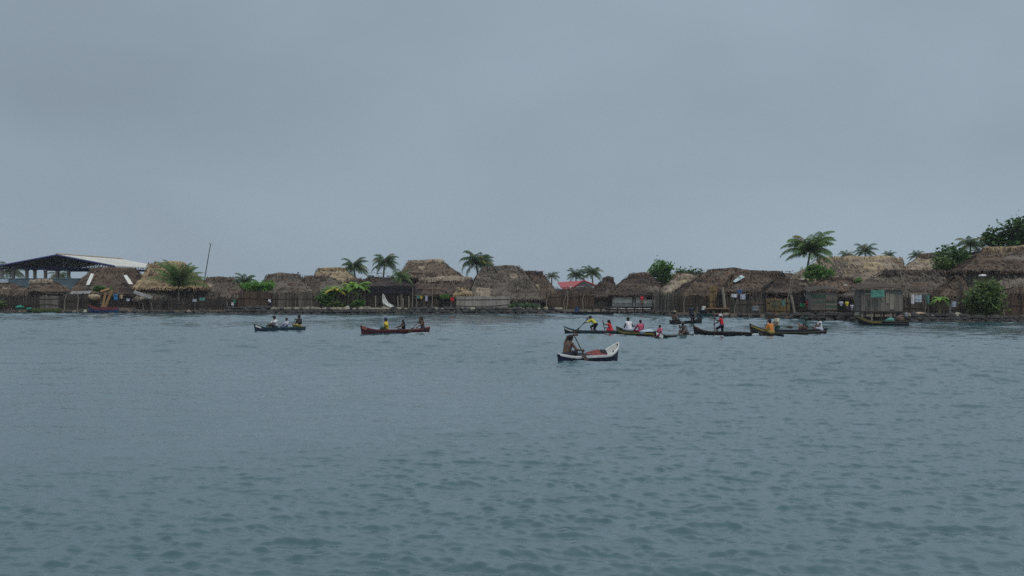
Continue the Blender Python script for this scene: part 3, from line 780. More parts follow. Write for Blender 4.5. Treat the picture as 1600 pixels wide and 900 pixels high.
            ho.matrix_local = Matrix(((x_.x * s, y_.x * s, z_.x * s, 0), (x_.y * s, y_.y * s, z_.y * s, 0), (x_.z * s, y_.z * s, z_.z * s, 0), (0, 0, 0, 1)))
            ho.location = head + hd * S(.045)
    return body

def paddle(label, loc, yaw, a, b, mat='wood_dark', blade=0.55, bw=0.095, r=0.023):
    """shaft from a (grip end) to b (blade tip), in the same local frame as the paddler"""
    a, b = Vector(a), Vector(b); u = (b - a).normalized(); L = (b - a).length
    root = thing('paddle', label, 'paddle', loc, yaw)
    mb = MB(); mb.tube([a, a + u * (L - blade * .9)], [r, r * 1.1], 7); v = u.orthogonal().normalized()
    mb.tube([a - v * .05, a + v * .05], r * .9, 6); mb.build('shaft', mat, root)
    # leaf shaped blade turned broadside
    sd = u.cross(Vector((0, 1, 0))); sd = sd.normalized() if sd.length > .2 else Vector((1, 0, 0)); nn = u.cross(sd)
    prof = [(0, .022), (.15, .05), (.4, .9 * bw), (.65, bw), (.85, .75 * bw), (1, .012)]
    vs = []
    for t, w in prof:
        p = a + u * (L - blade + blade * t); th = .016 * (1 - .7 * t)
        vs += [p - sd * w, p + nn * th, p + sd * w, p - nn * th]
    fs = [(i * 4 + j, i * 4 + (j + 1) % 4, (i + 1) * 4 + (j + 1) % 4, (i + 1) * 4 + j) for i in range(len(prof) - 1) for j in range(4)] + [(3, 2, 1, 0), tuple((len(prof) - 1) * 4 + j for j in range(4))]
    mb = MB(); mb.add(vs, fs); mb.build('blade', mat, root)
    return root
# ------------------------------------------------------------------ camera, sky, sun, air
cam = bpy.data.cameras.new('camera'); co = bpy.data.objects.new('camera', cam); COL.objects.link(co)
co.location = (0, 0, CH); co.rotation_euler = (R(90), 0, 0)
cam.lens = 36 * F / 1600; cam.sensor_width = 36; cam.clip_start = 0.5; cam.clip_end = 20000
scene.camera = co
w = bpy.data.worlds.new('World'); scene.world = w; w.use_nodes = True
nt = w.node_tree; bg = nt.nodes['Background']
SUN_EL, SUN_ROT = R(58), R(150)
sky = N(nt, 'ShaderNodeTexSky', sky_type='NISHITA'); sky.sun_disc = False
sky.sun_elevation = SUN_EL; sky.sun_rotation = SUN_ROT; sky.dust_density = 3.0; sky.air_density = 1.0
tc = N(nt, 'ShaderNodeTexCoord')
sep = N(nt, 'ShaderNodeSeparateXYZ'); nt.links.new(tc.outputs['Generated'], sep.inputs[0])
# overcast deck: soft banks of cloud over a grey gradient
ramp = N(nt, 'ShaderNodeValToRGB'); nt.links.new(sep.outputs['Z'], ramp.inputs[0])
SK = 10.8
els = ramp.color_ramp.elements
els[0].position = 0.0; els[0].color = (0.252, 0.317, 0.374, 1)
els[1].position = 1.0; els[1].color = (0.66, 0.73, 0.80, 1)
for p_, c_ in ((0.035, (0.248, 0.313, 0.371)), (0.10, (0.240, 0.302, 0.361)), (0.20, (0.246, 0.303, 0.358)), (0.40, (0.44, 0.51, 0.575))):
    e = els.new(p_); e.color = (*c_, 1)
mp = N(nt, 'ShaderNodeMapping'); mp.inputs['Scale'].default_value = (2.4, 2.4, 4.2); mp.inputs['Location'].default_value = (0.35, 0.1, 0.6)
nt.links.new(tc.outputs['Generated'], mp.inputs[0])
cn = N(nt, 'ShaderNodeTexNoise'); cn.inputs['Scale'].default_value = 1.6; cn.inputs['Detail'].default_value = 5; cn.inputs['Roughness'].default_value = 0.48
cn.inputs['Distortion'].default_value = 0.3
nt.links.new(mp.outputs[0], cn.inputs['Vector'])
mr = N(nt, 'ShaderNodeMapRange'); mr.inputs[1].default_value = 0.3; mr.inputs[2].default_value = 0.7; mr.inputs[3].default_value = 0.91; mr.inputs[4].default_value = 1.10
nt.links.new(cn.outputs['Fac'], mr.inputs[0])
# the deck is thinner, so brighter, towards the right
mx = N(nt, 'ShaderNodeMapRange'); mx.inputs[1].default_value = -0.40; mx.inputs[2].default_value = 0.42; mx.inputs[3].default_value = 0.92; mx.inputs[4].default_value = 1.10
nt.links.new(sep.outputs['X'], mx.inputs[0])
m1 = N(nt, 'ShaderNodeMath', operation='MULTIPLY'); nt.links.new(mr.outputs[0], m1.inputs[0]); nt.links.new(mx.outputs[0], m1.inputs[1])
m2 = N(nt, 'ShaderNodeMath', operation='MULTIPLY'); m2.inputs[1].default_value = SK; nt.links.new(m1.outputs[0], m2.inputs[0])
vm = N(nt, 'ShaderNodeVectorMath', operation='SCALE'); nt.links.new(ramp.outputs[0], vm.inputs[0]); nt.links.new(m2.outputs[0], vm.inputs['Scale'])
mixc = N(nt, 'ShaderNodeMix', data_type='RGBA'); mixc.inputs[0].default_value = 0.95
nt.links.new(sky.outputs[0], mixc.inputs[6]); nt.links.new(vm.outputs[0], mixc.inputs[7])
nt.links.new(mixc.outputs[2], bg.inputs[0]); bg.inputs[1].default_value = 0.10
sl = bpy.data.lights.new('sun', 'SUN'); sl.energy = 1.0; sl.angle = R(20); sl.color = (1, .97, .92)
so = bpy.data.objects.new('sun', sl); COL.objects.link(so)
# pointing from the same direction as the sky's sun (rotation measured from +Y towards +X)
sd_ = Vector((math.sin(SUN_ROT) * math.cos(SUN_EL), math.cos(SUN_ROT) * math.cos(SUN_EL), math.sin(SUN_EL)))
so.rotation_euler = sd_.to_track_quat('Z', 'Y').to_euler(); so.location = (0, 0, 60)
vs_ = scene.view_settings; vs_.view_transform = 'Standard'; vs_.look = 'None'; vs_.exposure = 0.10; vs_.gamma = 1; vs_.use_curve_mapping = False
scene.cycles.use_denoising = False; scene.cycles.use_adaptive_sampling = False
scene.cycles.max_bounces = 6; scene.cycles.volume_bounces = 0; scene.cycles.transparent_max_bounces = 8
scene.cycles.sample_clamp_indirect = 4

HAZE = 0.00016
mb = MB(); mb.box((0, 195, 7.0), (520, 430, 17.0))
m = bpy.data.materials.new('haze'); m.use_nodes = True; MATS['haze'] = m
nt = m.node_tree; nt.nodes.remove(nt.nodes['Principled BSDF'])
pv = N(nt, 'ShaderNodeVolumePrincipled'); pv.inputs['Color'].default_value = (0.88, 0.93, 1.0, 1); pv.inputs['Density'].default_value = HAZE
nt.links.new(pv.outputs[0], nt.nodes['Material Output'].inputs['Volume'])
if HAZE: kind(mb.build('haze', 'haze'), 'stuff')

# ------------------------------------------------------------------ water
def water():
    rows = [3.0]
    while rows[-1] < 420:
        d = rows[-1]
        st = 0.038 if d > 14 else 0.3
        if d > 26: st = 0.038 * (d / 26) ** 1.18
        if d > 200: st = 6
        rows.append(d + st)
    rows += [500, 700, 1200, 2500, 6000]
    rows = np.array(rows)
    tt = np.concatenate([np.linspace(-1.6, -0.46, 60)[:-1], np.linspace(-0.46, 0.46, 1100), np.linspace(0.46, 1.6, 60)[1:]])
    Y, T = np.meshgrid(rows, tt, indexing='ij')
    Xw = T * (Y + 2.0)
    dY = np.gradient(rows)[:, None] * np.ones_like(T)
    dX = np.gradient(tt)[None, :] * (Y + 2.0)
    Zw = np.zeros_like(Xw)
    rng = np.random.default_rng(5)
    # patches of ruffled and of smoother water
    pa = np.zeros_like(Xw)
    for _ in range(14):
        kx, ky = rng.normal(0, .10), rng.normal(0, .075); pa += np.sin(kx * Xw + ky * Y + rng.uniform(0, 6.3))
    amp = np.clip(1.0 + 0.21 * pa, 0.40, 1.75)
    for (px0, px1, py, k) in WAKES:      # disturbed water trailing the canoes
        d = D(py); xa, xb = X(px0, d), X(px1, d)
        mk = np.exp(-((Y - d) / 1.1) ** 2) * np.clip((Xw - xa) / 1.5, 0, 1) * np.clip((xb - Xw) / 3.0, 0, 1)
        amp += k * mk
    Zl = np.zeros_like(Xw); var = np.zeros_like(Xw); lost = np.zeros_like(Xw)
    for q in range(190):
        if q < 110: lam = 0.115 * (0.42 / 0.115) ** rng.random(); th = rng.normal(R(82), R(32))
        elif q < 150: lam = 0.45 * (1.4 / 0.45) ** rng.random(); th = rng.normal(R(86), R(32))
        else: lam = 1.6 * (6 / 1.6) ** rng.random(); th = rng.normal(R(90), R(26))
        k = 2 * PI / lam
        a = (0.0047 if q < 110 else 0.0041 if q < 150 else 0.0026) * lam ** 0.9 * rng.uniform(.6, 1.4)
        kx, ky = k * math.cos(th), k * math.sin(th)
        res = np.clip(lam / (2.4 * np.maximum(dY * abs(math.sin(th)), dX * abs(math.cos(th)))) - 0.6, 0, 1)
        s = np.sin(kx * Xw + ky * Y + rng.uniform(0, 6.3))
        lost += (1 - res) * (a * k) ** 2 / 2
        if q < 150: Zw += res * a * s; var += (res * a) ** 2 / 2
        else: Zl += res * a * s
    sg = np.sqrt(var) + 1e-6
    Zw = 2.2 * np.tanh(Zw / sg / 2.2)
    Zw = sg * SHARP_A * (np.exp(SHARP * Zw) - 1) + Zl      # peaked crests, broad flat troughs
    Zw *= amp
    n, m_ = Xw.shape
    co_ = np.stack([Xw, Y, Zw], -1).reshape(-1, 3).astype(np.float32)
    i = np.arange((n - 1) * (m_ - 1)); r_, c_ = i // (m_ - 1), i % (m_ - 1); b = r_ * m_ + c_
    q = np.stack([b, b + 1, b + m_ + 1, b + m_], 1).astype(np.int32)
    me = bpy.data.meshes.new('water'); me.vertices.add(len(co_)); me.vertices.foreach_set('co', co_.ravel())
    me.loops.add(q.size); me.loops.foreach_set('vertex_index', q.ravel())
    me.polygons.add(len(q)); me.polygons.foreach_set('loop_start', np.arange(0, q.size, 4, dtype=np.int32)); me.polygons.foreach_set('loop_total', np.full(len(q), 4, np.int32))
    me.polygons.foreach_set('use_smooth', np.ones(len(q), bool)); me.update(calc_edges=True)
    o = bpy.data.objects.new('water', me); COL.objects.link(o); kind(o, 'structure')
    mt, nt, bs = new_mat('water')
    bs.inputs['Base Color'].default_value = (0.030, 0.082, 0.098, 1)
    bs.inputs['Roughness'].default_value = 0.07; bs.inputs['IOR'].default_value = 1.56; bs.inputs['Specular IOR Level'].default_value = 0.5
    tc = N(nt, 'ShaderNodeTexCoord'); mp = N(nt, 'ShaderNodeMapping'); mp.inputs['Scale'].default_value = (0.75, 1.5, 1)
    nt.links.new(tc.outputs['Object'], mp.inputs[0])
    n1 = N(nt, 'ShaderNodeTexNoise'); n1.inputs['Scale'].default_value = 4.0; n1.inputs['Detail'].default_value = 5; n1.inputs['Roughness'].default_value = 0.6
    nt.links.new(mp.outputs[0], n1.inputs['Vector'])
    bp = N(nt, 'ShaderNodeBump'); bp.inputs['Strength'].default_value = 0.30; bp.inputs['Distance'].default_value = 0.05
    nt.links.new(n1.outputs['Fac'], bp.inputs['Height']); nt.links.new(bp.outputs[0], bs.inputs['Normal'])
    me.materials.append(mt)
SHARP, SHARP_A = 0.55, 1.4
WAKES = [(668, 890, 521.5, 0.9), (472, 560, 516.5, 0.8), (690, 875, 568, 0.9), (966, 1010, 564, 0.6), (862, 980, 571, 1.1), (560, 680, 522.5, .7), (396, 480, 518, .7), (1000, 1320, 527.5, 1.0), (880, 1000, 524, .8)]
water()

# island: a shelf of trodden earth behind the waterline
SH = [(-300, 489), (0, 489), (350, 489), (352, 490.2), (620, 490.4), (930, 490), (1010, 490.3), (1045, 493), (1105, 495.5), (1200, 497.5), (1262, 500.5), (1345, 502.5), (1600, 503.5), (2000, 504)]
sh = [(X(a, D(b)), D(b)) for a, b in SH]
mb = MB(); nS = len(sh); back = 390
def ring(dy, z): return [(x, y + dy, z) for x, y in sh]
lay = [ring(-0.2, -0.9), ring(0.3, 0.12), ring(1.2, ZG - .08), ring(4, ZG), [(x * back / y, back, ZG) for x, y in sh]]
vs = [p for l in lay for p in l]
mb.add(vs, [(k * nS + i, k * nS + i + 1, (k + 1) * nS + i + 1, (k + 1) * nS + i) for k in range(len(lay) - 1) for i in range(nS - 1)])
kind(mb.build('ground', 'earth'), 'structure')
def shore_d(px):
    for (a, b), (c, e) in zip(SH, SH[1:]):
        if a <= px <= c: return D(b + (e - b) * (px - a) / (c - a))
    return D(503)
# ------------------------------------------------------------------ the village, left to right
# -- steel-roofed open hall far behind the huts
def pavilion():
    d0, d1 = 225, 262
    ax, az = X(91, d0), Z(397.8, d0)
    rx, rz_ = X(182, d0), Z(415.3, d0)
    lx, lz = X(-5, d0), Z(416, d0)
    zb = ZG
    r = thing('open_hall', 'big open-sided hall with a low white metal roof, blue gable edge and concrete columns', 'building', (ax, d0, zb))
    P = lambda x, y, z: Vector((x - ax, y - d0, z - zb))
    def slope(x, z, nm, mat):
        mb = MB(); t = .12
        a, b, c, e = P(ax, d0 - .8, az), P(ax, d1, az), P(x, d1, z), P(x, d0 - .8, z)
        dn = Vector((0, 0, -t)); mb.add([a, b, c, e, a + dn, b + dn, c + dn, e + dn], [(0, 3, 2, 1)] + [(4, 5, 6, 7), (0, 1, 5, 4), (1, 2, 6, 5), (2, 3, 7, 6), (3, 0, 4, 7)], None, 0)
        mb.m[-5] = 1  # underside face takes the dark shade colour
        o = mb.build(nm, mat, r)
        # standing seams
        mb = MB(); n = 26
        for k in range(1, n):
            y = d0 + (d1 - d0) * k / n
            mb.tube([P(ax, y, az + .03), P(x, y, z + .03)], .035, 4)
        mb.build('roof_seams', mat[0], o)
        mb = MB(); mb.tube([P(ax, d0 - .9, az - .12), P(x, d0 - .9, z - .12)], .16, 4); mb.build('fascia', 'steel_blue', r)
    slope(rx, rz_, 'roof', ['roof_sheet_white', 'under_roof_shade']); slope(lx, lz, 'roof', ['roof_sheet_white', 'under_roof_shade'])
    mb = MB(); mb.tube([P(ax, d0 - .8, az + .03), P(ax, d1, az + .03)], .2, 6); mb.build('ridge_cap', 'roof_sheet_rust', r)
    for k, y in enumerate((d0 + .2, d0 + 12, d0 + 24, d1 - .5)):
        mb = MB(); zc = Z(419.5, d0)
        mb.tube([P(lx + .3, y, zc), P(rx - .6, y, zc)], .11, 5)
        mb.build('truss_chord', 'steel_blue', r)
        n = 20
        def zt(f):   # height of the roof above a station of the truss
            x = lx + (rx - lx) * f
            return az - .2 + ((lz - az) * (ax - x) / (ax - lx) if x < ax else (rz_ - az) * (x - ax) / (rx - ax)), x
        for half in (0, 1):
            mb = MB()
            for i in range(half * 11, 11 + half * 9):
                z0, x0 = zt(i / n); z1, x1 = zt((i + 1) / n)
                if z0 - zc > .1: mb.tube([P(x0, y, zc), P(x0, y, z0)], .045, 4)
                if z1 - zc > .1: mb.tube([P(x0, y, zc), P(x1, y, z1)], .04, 4)
            mb.build('truss_web', 'steel_grey' if k == 0 and half else 'under_roof_shade', r)  # webs coloured dark as roof shade; front right half stays light grey
    for y in (d0 + .8, 231, 237.5, 241.5, 247, 253.5, 260):
        mb = MB(); x = lx + .5; h = Z(419.5, d0) - zb; mb.box(P(x, y, zb + h / 2), (.48, .48, h)); mb.box(P(x, y, zb + .25), (.7, .7, .5)); mb.box(P(x, y, zb + h - .1), (.62, .62, .18)); mb.build('column', 'concrete', r)
    for y in (d0 + .8, 237.5, 250, 260):
        mb = MB(); x = rx - .6; h = Z(419.5, d0) - zb; mb.box(P(x, y, zb + h / 2), (.48, .48, h)); mb.box(P(x, y, zb + .25), (.7, .7, .5)); mb.box(P(x, y, zb + h - .1), (.62, .62, .18)); mb.build('column', 'concrete', r)
pavilion()
def wall_thing(label, px0, px1, d, yt, yb, mat, th=.2, name='boundary_wall', cat='wall', cap=None, panels=6):
    x0, x1 = X(px0, d), X(px1, d); zt, zb = Z(yt, d), min(ZG, Z(yb, d))
    r = thing(name, label, cat, ((x0 + x1) / 2, d, zb))
    mb = MB(); mb.box((0, 0, (zt - zb) / 2), (x1 - x0, th, zt - zb)); w_ = mb.build('wall_panel', mat, r)
    mb = MB(); mb.box((0, 0, zt - zb + .06), (x1 - x0 + .1, th + .12, .12)); mb.build('coping', cap or mat, r)
    mb = MB()
    for k in range(panels + 1): mb.box((-(x1 - x0) / 2 + (x1 - x0) * k / panels, -th / 2 - .05, (zt - zb) / 2), (.25, .1, zt - zb - .02))
    mb.build('pilasters', mat, r)
    return r
wall_thing('long blue-grey wall behind the open hall columns', -40, 150, 214, 436, 470, 'wall_blue')

# -- huts of the left end
hut('small brown thatched hut at the far left edge below the open hall', 190, 8, (-40, 40), (-25, 22), 441, 462, 'thatch_brown', 'cane_dark')
hut('low hut with reddish brown thatch and pale ridge in front of the blue-grey wall', 192, 7, (38, 92), (48, 84), 437, 456, 'thatch_brown', 'cane_grey', cap='thatch_pale')
H2 = hut('large dark brown thatched hut with white sheets on both hips below the open hall', 196, 12, (104, 222), (141, 214), 419.5, 459, 'thatch_brown', 'cane_dark', cap='thatch_brown')
def hip_sheet(parent, pts, mat='roof_sheet_white'):
    """pts: four corners in world; a bent sheet laid on the hip"""
    L = Vector(parent.location); mb = MB()
    a, b, c, e = [Vector(p) - L for p in pts]
    n = (b - a).cross(e - a).normalized() * .04; vs = []
    for j in range(5):
        l, r_ = a.lerp(e, j / 4), b.lerp(c, j / 4)
        for i in range(4):
            p = l.lerp(r_, i / 3) + n * (2.0 * mn.noise(Vector((i * .9, j * 1.3, a.x)))); vs += [p]
    top = len(vs); vs += [p - n for p in vs]
    fs = [(j * 4 + i, j * 4 + i + 1, (j + 1) * 4 + i + 1, (j + 1) * 4 + i) for j in range(4) for i in range(3)]
    fs += [tuple(q + top for q in f[::-1]) for f in fs]
    ed = [0, 1, 2, 3, 7, 11, 15, 19, 18, 17, 16, 12, 8, 4]
    fs += [(ed[k], ed[(k + 1) % 14], ed[(k + 1) % 14] + top, ed[k] + top) for k in range(14)]
    mb.add(vs, fs); return mb.build('hip_sheet', mat, parent)
hip_sheet(H2, [pt(134.5, 445, 196.6), pt(139.5, 445, 196.4), pt(147, 428, 198.6), pt(142, 427, 198.8)])
hip_sheet(H2, [pt(201, 443.5, 196.2), pt(208, 443.5, 196.4), pt(198, 429.5, 198.4), pt(193, 430, 198.2)])
hut('golden thatched hut beside the drooping palm near the left end', 188, 10, (206, 306), (232, 290), 411.5, 450, 'thatch_gold', 'cane_dark', cap='thatch_gold')
hut('low grey thatched hut with a brown ridge right of the leaning mast', 195, 9, (300, 386), (322, 366), 433.5, 467, 'thatch_grey', 'cane_dark', cap='thatch_brown')
hut('small dark lean-to hut with lumpy brown thatch left of the golden hut', 187.5, 5, (88, 142), (98, 134), 457.5, 467, 'thatch_dark', 'cane_dark')
hut('shack under a sagging grey thatch roof on the left waterfront', 184, 5, (206, 268), (216, 254), 457.5, 470, 'thatch_grey', 'cane_dark', zb=.35)
def sheet_roof_thing(label, px0, px1, d, y0, y1, dep, mat, name='lean_to', cat='shelter', n=10, posts=4):
    """lean-to of corrugated sheets on posts"""
    x0, x1 = X(px0, d), X(px1, d); z0, z1 = Z(y0, d), Z(y1, d)
    r = thing(name, label, cat, ((x0 + x1) / 2, d + dep / 2, ZG)); w2 = (x1 - x0) / 2
    mb = MB(); vs = []; k = n * 4
    for i in range(k + 1):
        f = i / k; x = -w2 + 2 * w2 * f; zz = z0 + (z1 - z0) * f - ZG + .035 * math.sin(i * PI / 2)
        vs += [(x, -dep / 2, zz), (x, dep / 2, zz + .35), (x, -dep / 2, zz - .04), (x, dep / 2, zz + .31)]
    fs = []
    for i in range(k): fs += [(4 * i, 4 * i + 4, 4 * i + 5, 4 * i + 1), (4 * i + 2, 4 * i + 3, 4 * i + 7, 4 * i + 6), (4 * i, 4 * i + 2, 4 * i + 6, 4 * i + 4)]
    mb.add(vs, fs); mb.build('roof_sheet', mat, r)
    for i in range(posts):
        f = i / (posts - 1); x = -w2 + .1 + (2 * w2 - .2) * f; zz = z0 + (z1 - z0) * f - ZG
        mb = MB(); mb.tube([(x, -dep / 2 + .1, -.3), (x + random.uniform(-.08, .08), -dep / 2 + .1, zz - .02)], .06, 6); mb.build('post', 'wood_dark', r)
    return r
sheet_roof_thing('pale tin lean-to sloping down to the right below the golden hut', 208, 236, 181.5, 458, 467, .9, 'roof_sheet_grey')
sheet_roof_thing('low white tin sheet roof on posts in front of the big dark hut', 108, 140, 183, 459.5, 458.5, 1.2, 'roof_sheet_grey')

# -- middle of the village
hut('wide grey thatched hut behind the cane fence and the clipped green tree', 184, 12, (394, 482), (417, 470), 428.5, 459, 'thatch_grey', 'cane_grey', cap='thatch_grey')
hut('grey thatched hut joined to its wide neighbour, with a patched ridge', 184.5, 11, (455, 550), (476, 514), 431, 458, 'thatch_grey', 'cane_grey', cap='thatch_brown')
hut('pale tan thatched hut rising behind the two joined grey huts', 205, 11, (478, 566), (496, 540), 419, 447, 'thatch_tan', 'cane_grey', cap='thatch_gold')
hut('small dark thatched hut with a reddish ridge behind the banana plants', 190, 7, (526, 582), (542, 566), 435.5, 453, 'thatch_dark', 'cane_dark', cap='thatch_brown')
hut('blackened thatched hut open at the front behind the beached white canoe', 187, 9, (562, 646), (577, 606), 427.5, 449, 'thatch_black', 'cane_dark', posts=5)
hut('tall brown thatched hut with a pale ridge line behind the clothes line', 200, 13, (618, 724), (638, 694), 407.5, 434, 'thatch_brown', 'cane_dark', cap='thatch_pale')
hut('low dark hut with thatch drooping to the ground behind the clothes line', 188, 8, (634, 746), (656, 738), 434, 461, 'thatch_dark', 'cane_dark', cap='thatch_pale', door=[(690, 1.2, 1.7, 'void')])
hut('tiny porch with golden thatch joined to the huge grey hut', 183.5, 3, (707, 739), (712, 735), 450, 461, 'thatch_gold', 'cane_pale', wallw=.16, shag=1.4)
HB = hut('huge shaggy grey thatched hut with a pale cane wall at the middle of the shore', 183, 14, (730, 850), (753, 813), 416.5, 468, 'thatch_grey', 'cane_pale', cap='thatch_grey', shag=1.5, wallw=.17, sag=-.04, door=[(748, 1.0, 1.5, 'cane_dark')])
hut('brown thatched hut close behind the right side of the huge grey hut', 191, 12, (795, 882), (816, 849), 424, 470, 'thatch_brown', 'cane_dark', cap='thatch_dark')
stick_fence('long pale cane wall in front of the huge grey hut', (713, 796), 182.4, 463, 484, 'cane_pale', .16, .05, 0, .01, 2, 'cane_screen')
def red_house():
    d = 232; zb = ZG
    r = thing('red_roofed_house', 'white house with a red metal roof and a grey gable behind the cane fence', 'house', (X(896, d), d, zb))
    P = lambda px, py, y: Vector((X(px, y), y, Z(py, y))) - Vector(r.location)
    mb = MB(); n = 12; vs = []
    for i in range(n + 1):
        f = i / n
        a = P(871, 441, d + 8).lerp(P(912, 438.2, d + 8), f); b = P(879, 451.5, d).lerp(P(893, 450.5, d - 1), f)
        vs += [a, b, a - Vector((0, 0, .1)), b - Vector((0, 0, .1))]
    mb.add(vs, [q for i in range(n) for q in ((4 * i, 4 * i + 1, 4 * i + 5, 4 * i + 4), (4 * i + 2, 4 * i + 6, 4 * i + 7, 4 * i + 3), (4 * i + 1, 4 * i + 3, 4 * i + 7, 4 * i + 5))]); mb.build('roof', 'roof_red', r)
    mb = MB(); a, b, c, e, g = P(893, 452, d - .5), P(912, 439, d - .5), P(931, 446, d - .5), P(931, 458, d - .5), P(893, 458, d - .5)
    for q in (0, .25): pass
    off = Vector((0, .25, 0)); mb.add([a, b, c, e, g] + [v + off for v in (a, b, c, e, g)], [(0, 4, 3, 2, 1), (5, 6, 7, 8, 9), (0, 1, 6, 5), (1, 2, 7, 6), (2, 3, 8, 7), (3, 4, 9, 8), (4, 0, 5, 9)]); mb.build('gable', 'plaster_grey', r)
    mb = MB(); mb.tube([P(912, 438.5, d - .8), P(932, 446.3, d - .8)], .14, 5); mb.tube([P(912, 438.5, d - .8), P(892, 451.5, d - .8)], .14, 5); mb.build('gable_trim', 'roof_red', r)
    mb = MB(); w0, w1 = P(890, 458, d), P(930, 458, d); h = Z(447.5, d) - zb; mb.box(((w0.x + w1.x) / 2, 3.5, h / 2), (w1.x - w0.x, 8.5, h)); mb.build('wall', 'plaster_white', r)
    mb = MB(); q = P(915, 450, d - .78); mb.box((q.x, -.82, q.z), (2.2, .06, .28)); mb.build('sign_board', 'roof_red', r)
red_house()
stick_fence('tall brown cane fence between the huge grey hut and the small dark hut', (853, 928), (181, 180.5), 456, 488, 'cane_brown', .10, .35, 0, .03, 2, 'cane_fence')
hut('small dark thatched hut with a brown cane wall beside the white-walled hut', 186, 9, (921, 968), (941, 959), 433.5, 464, 'thatch_dark', 'cane_grey', cap='thatch_dark')
hut('dark grey thatched hut with white plastered walls and a small window', 183, 11, (954, 1048), (982, 1016), 427.5, 461, 'thatch_dark', 'plaster_white', cap='thatch_brown', win=[(1017, 1.7, 1.0, .75)], door=[(991, .25, 1.7, 'plaster_grey')])
hut('low tan thatched hut just right of the round tree', 176, 9, (1038, 1104), (1056, 1094), 430.5, 458, 'thatch_pale', 'cane_grey', cap='thatch_pale')
hut('big brown thatched hut with a crooked ridge behind the tall cane fence', 166, 13, (1062, 1176), (1104, 1168), 421.5, 463, 'thatch_brown', 'cane_brown', cap='thatch_dark', sag=-.03)
HT = hut('brown thatched hut with an icy blue tarp on its roof', 160, 11, (1132, 1250), (1150, 1222), 424.5, 456, 'thatch_brown', 'cane_dark', cap='thatch_brown', shag=1.3)
hip_sheet(HT, [pt(1145, 440, 162.2), pt(1149, 441, 162.0), pt(1164, 433, 163.6), pt(1158, 429, 164.2)], 'tarp_ice')
hut('low dark hut with ragged thatch below the tall palm', 156, 7, (1196, 1272), (1212, 1262), 434, 458, 'thatch_dark', 'cane_dark')
HL = hut('very long tan thatched hut with a stepped roof beside the tall palm', 172, 13, (1246, 1436), (1276, 1409), 402.5, 447, 'thatch_pale', 'cane_grey', cap='thatch_tan')
hut('small brown thatched hut half hidden behind the plank shack', 153, 7, (1262, 1352), (1296, 1334), 433.5, 455, 'thatch_brown', 'cane_brown', cap='thatch_brown')
hut('broad grey-brown thatched hut behind the over-water closet', 147, 11, (1330, 1490), (1377, 1476), 422.5, 464, 'thatch_grey', 'cane_dark', cap='thatch_dark', shag=1.2)
hut('tan thatched hut with a brown ridge beyond the grey-brown hut', 188, 11, (1424, 1512), (1437, 1490), 397, 424, 'thatch_pale', 'cane_grey', cap='thatch_brown')
hut('small peaked hut with reddish brown thatch beside the large leafy bush', 144, 7, (1464, 1518), (1494, 1506), 428, 463, 'thatch_brown', 'cane_dark', door=[(1491, .9, 1.7, 'plaster_grey')])
hut('largest brown thatched hut with layered thatch and a golden ridge at the right edge', 152, 14, (1502, 1700), (1534, 1680), 387.5, 424, 'thatch_brown', 'cane_grey', cap='thatch_gold', shag=1.3)
hut('low grey thatched outbuilding under the largest hut at the right edge', 147, 6, (1548, 1690), (1560, 1680), 433, 450, 'thatch_grey', 'cane_dark')
hut('low brown thatched cook shed above the cane wall at the right edge', 142, 5, (1563, 1690), (1572, 1680), 445.5, 459, 'thatch_brown', 'cane_brown')
# far huts that close the gaps behind the first row
for (lab, ex, rx, yr, ye, d, mt) in [
    ('far dark thatched hut filling the gap right of the joined grey huts', (520, 640), (545, 615), 437, 452, 214, 'thatch_dark'),
    ('far brown thatched roof just left of the tall palm', (1150, 1262), (1180, 1240), 424, 440, 195, 'thatch_brown'),
    ('far brown thatched hut behind the low grey hut and the mast', (285, 420), (312, 392), 445, 462, 212, 'thatch_brown'),
    ('far dark thatched roof behind the brown cane fence', (846, 960), (866, 938), 449, 462, 205, 'thatch_dark'),
    ('far brown thatched ridge behind the round tree', (1000, 1112), (1046, 1102), 426.5, 444, 205, 'thatch_brown'),
    ('far dark thatched hut seen between the big brown hut and the tarp hut', (1085, 1200), (1105, 1180), 434, 452, 190, 'thatch_dark')]:
    hut(lab, d, 9, ex, rx, yr, ye, mt, 'cane_dark')

# -- stick fences and screens along the water
stick_fence('weathered grey stick fence at the left end of the shore', (-30, 62), 182, 463, 484, 'cane_dark', .13, .35)
stick_fence('grey plank screen patched with pale boards at the left waterfront', (62, 92), 182, 462, 482, 'plank_grey', .2, .15, .0, .02, 2, 'plank_screen')
stick_fence('dark stick screen under the small lean-to hut', (92, 142), 181.8, 460, 484, 'cane_dark', .12, .2)
stick_fence('dark stick screen in front of the sagging shack', (222, 300), 182, 468, 487, 'cane_dark', .14, .2)
stick_fence('low driftwood fence below the palm and the grey hut', (296, 372), 182, 466, 486, 'cane_dark', .16, .45, .12)
stick_fence('reddish brown cane screen beside the clipped green tree', (372, 422), 180.5, 455.5, 482, 'cane_brown', .12, .12, 0, .02)
stick_fence('tall grey cane fence in front of the joined grey huts', (420, 502), 181, 457, 483, 'cane_grey', .13, .30)
stick_fence('sparse grey stick fence behind the banana plants', (500, 580), 183, 460, 482, 'cane_dark', .15, .4, .15)
stick_fence('dark stick fence below the drooping hut beside the clothes line', (640, 714), 182.5, 470, 483, 'cane_dark', .15, .3, .25)
stick_fence('leaning grey stick fence standing in the water beside the white-walled hut', (1018, 1064), (174, 164), 462, 494, 'cane_grey', .09, .5, .25, .10)
stick_fence('tall brown cane fence in front of the big brown hut', (1058, 1112), (163, 158.5), 463, 496, 'cane_brown', .11, .25, .03, .04)
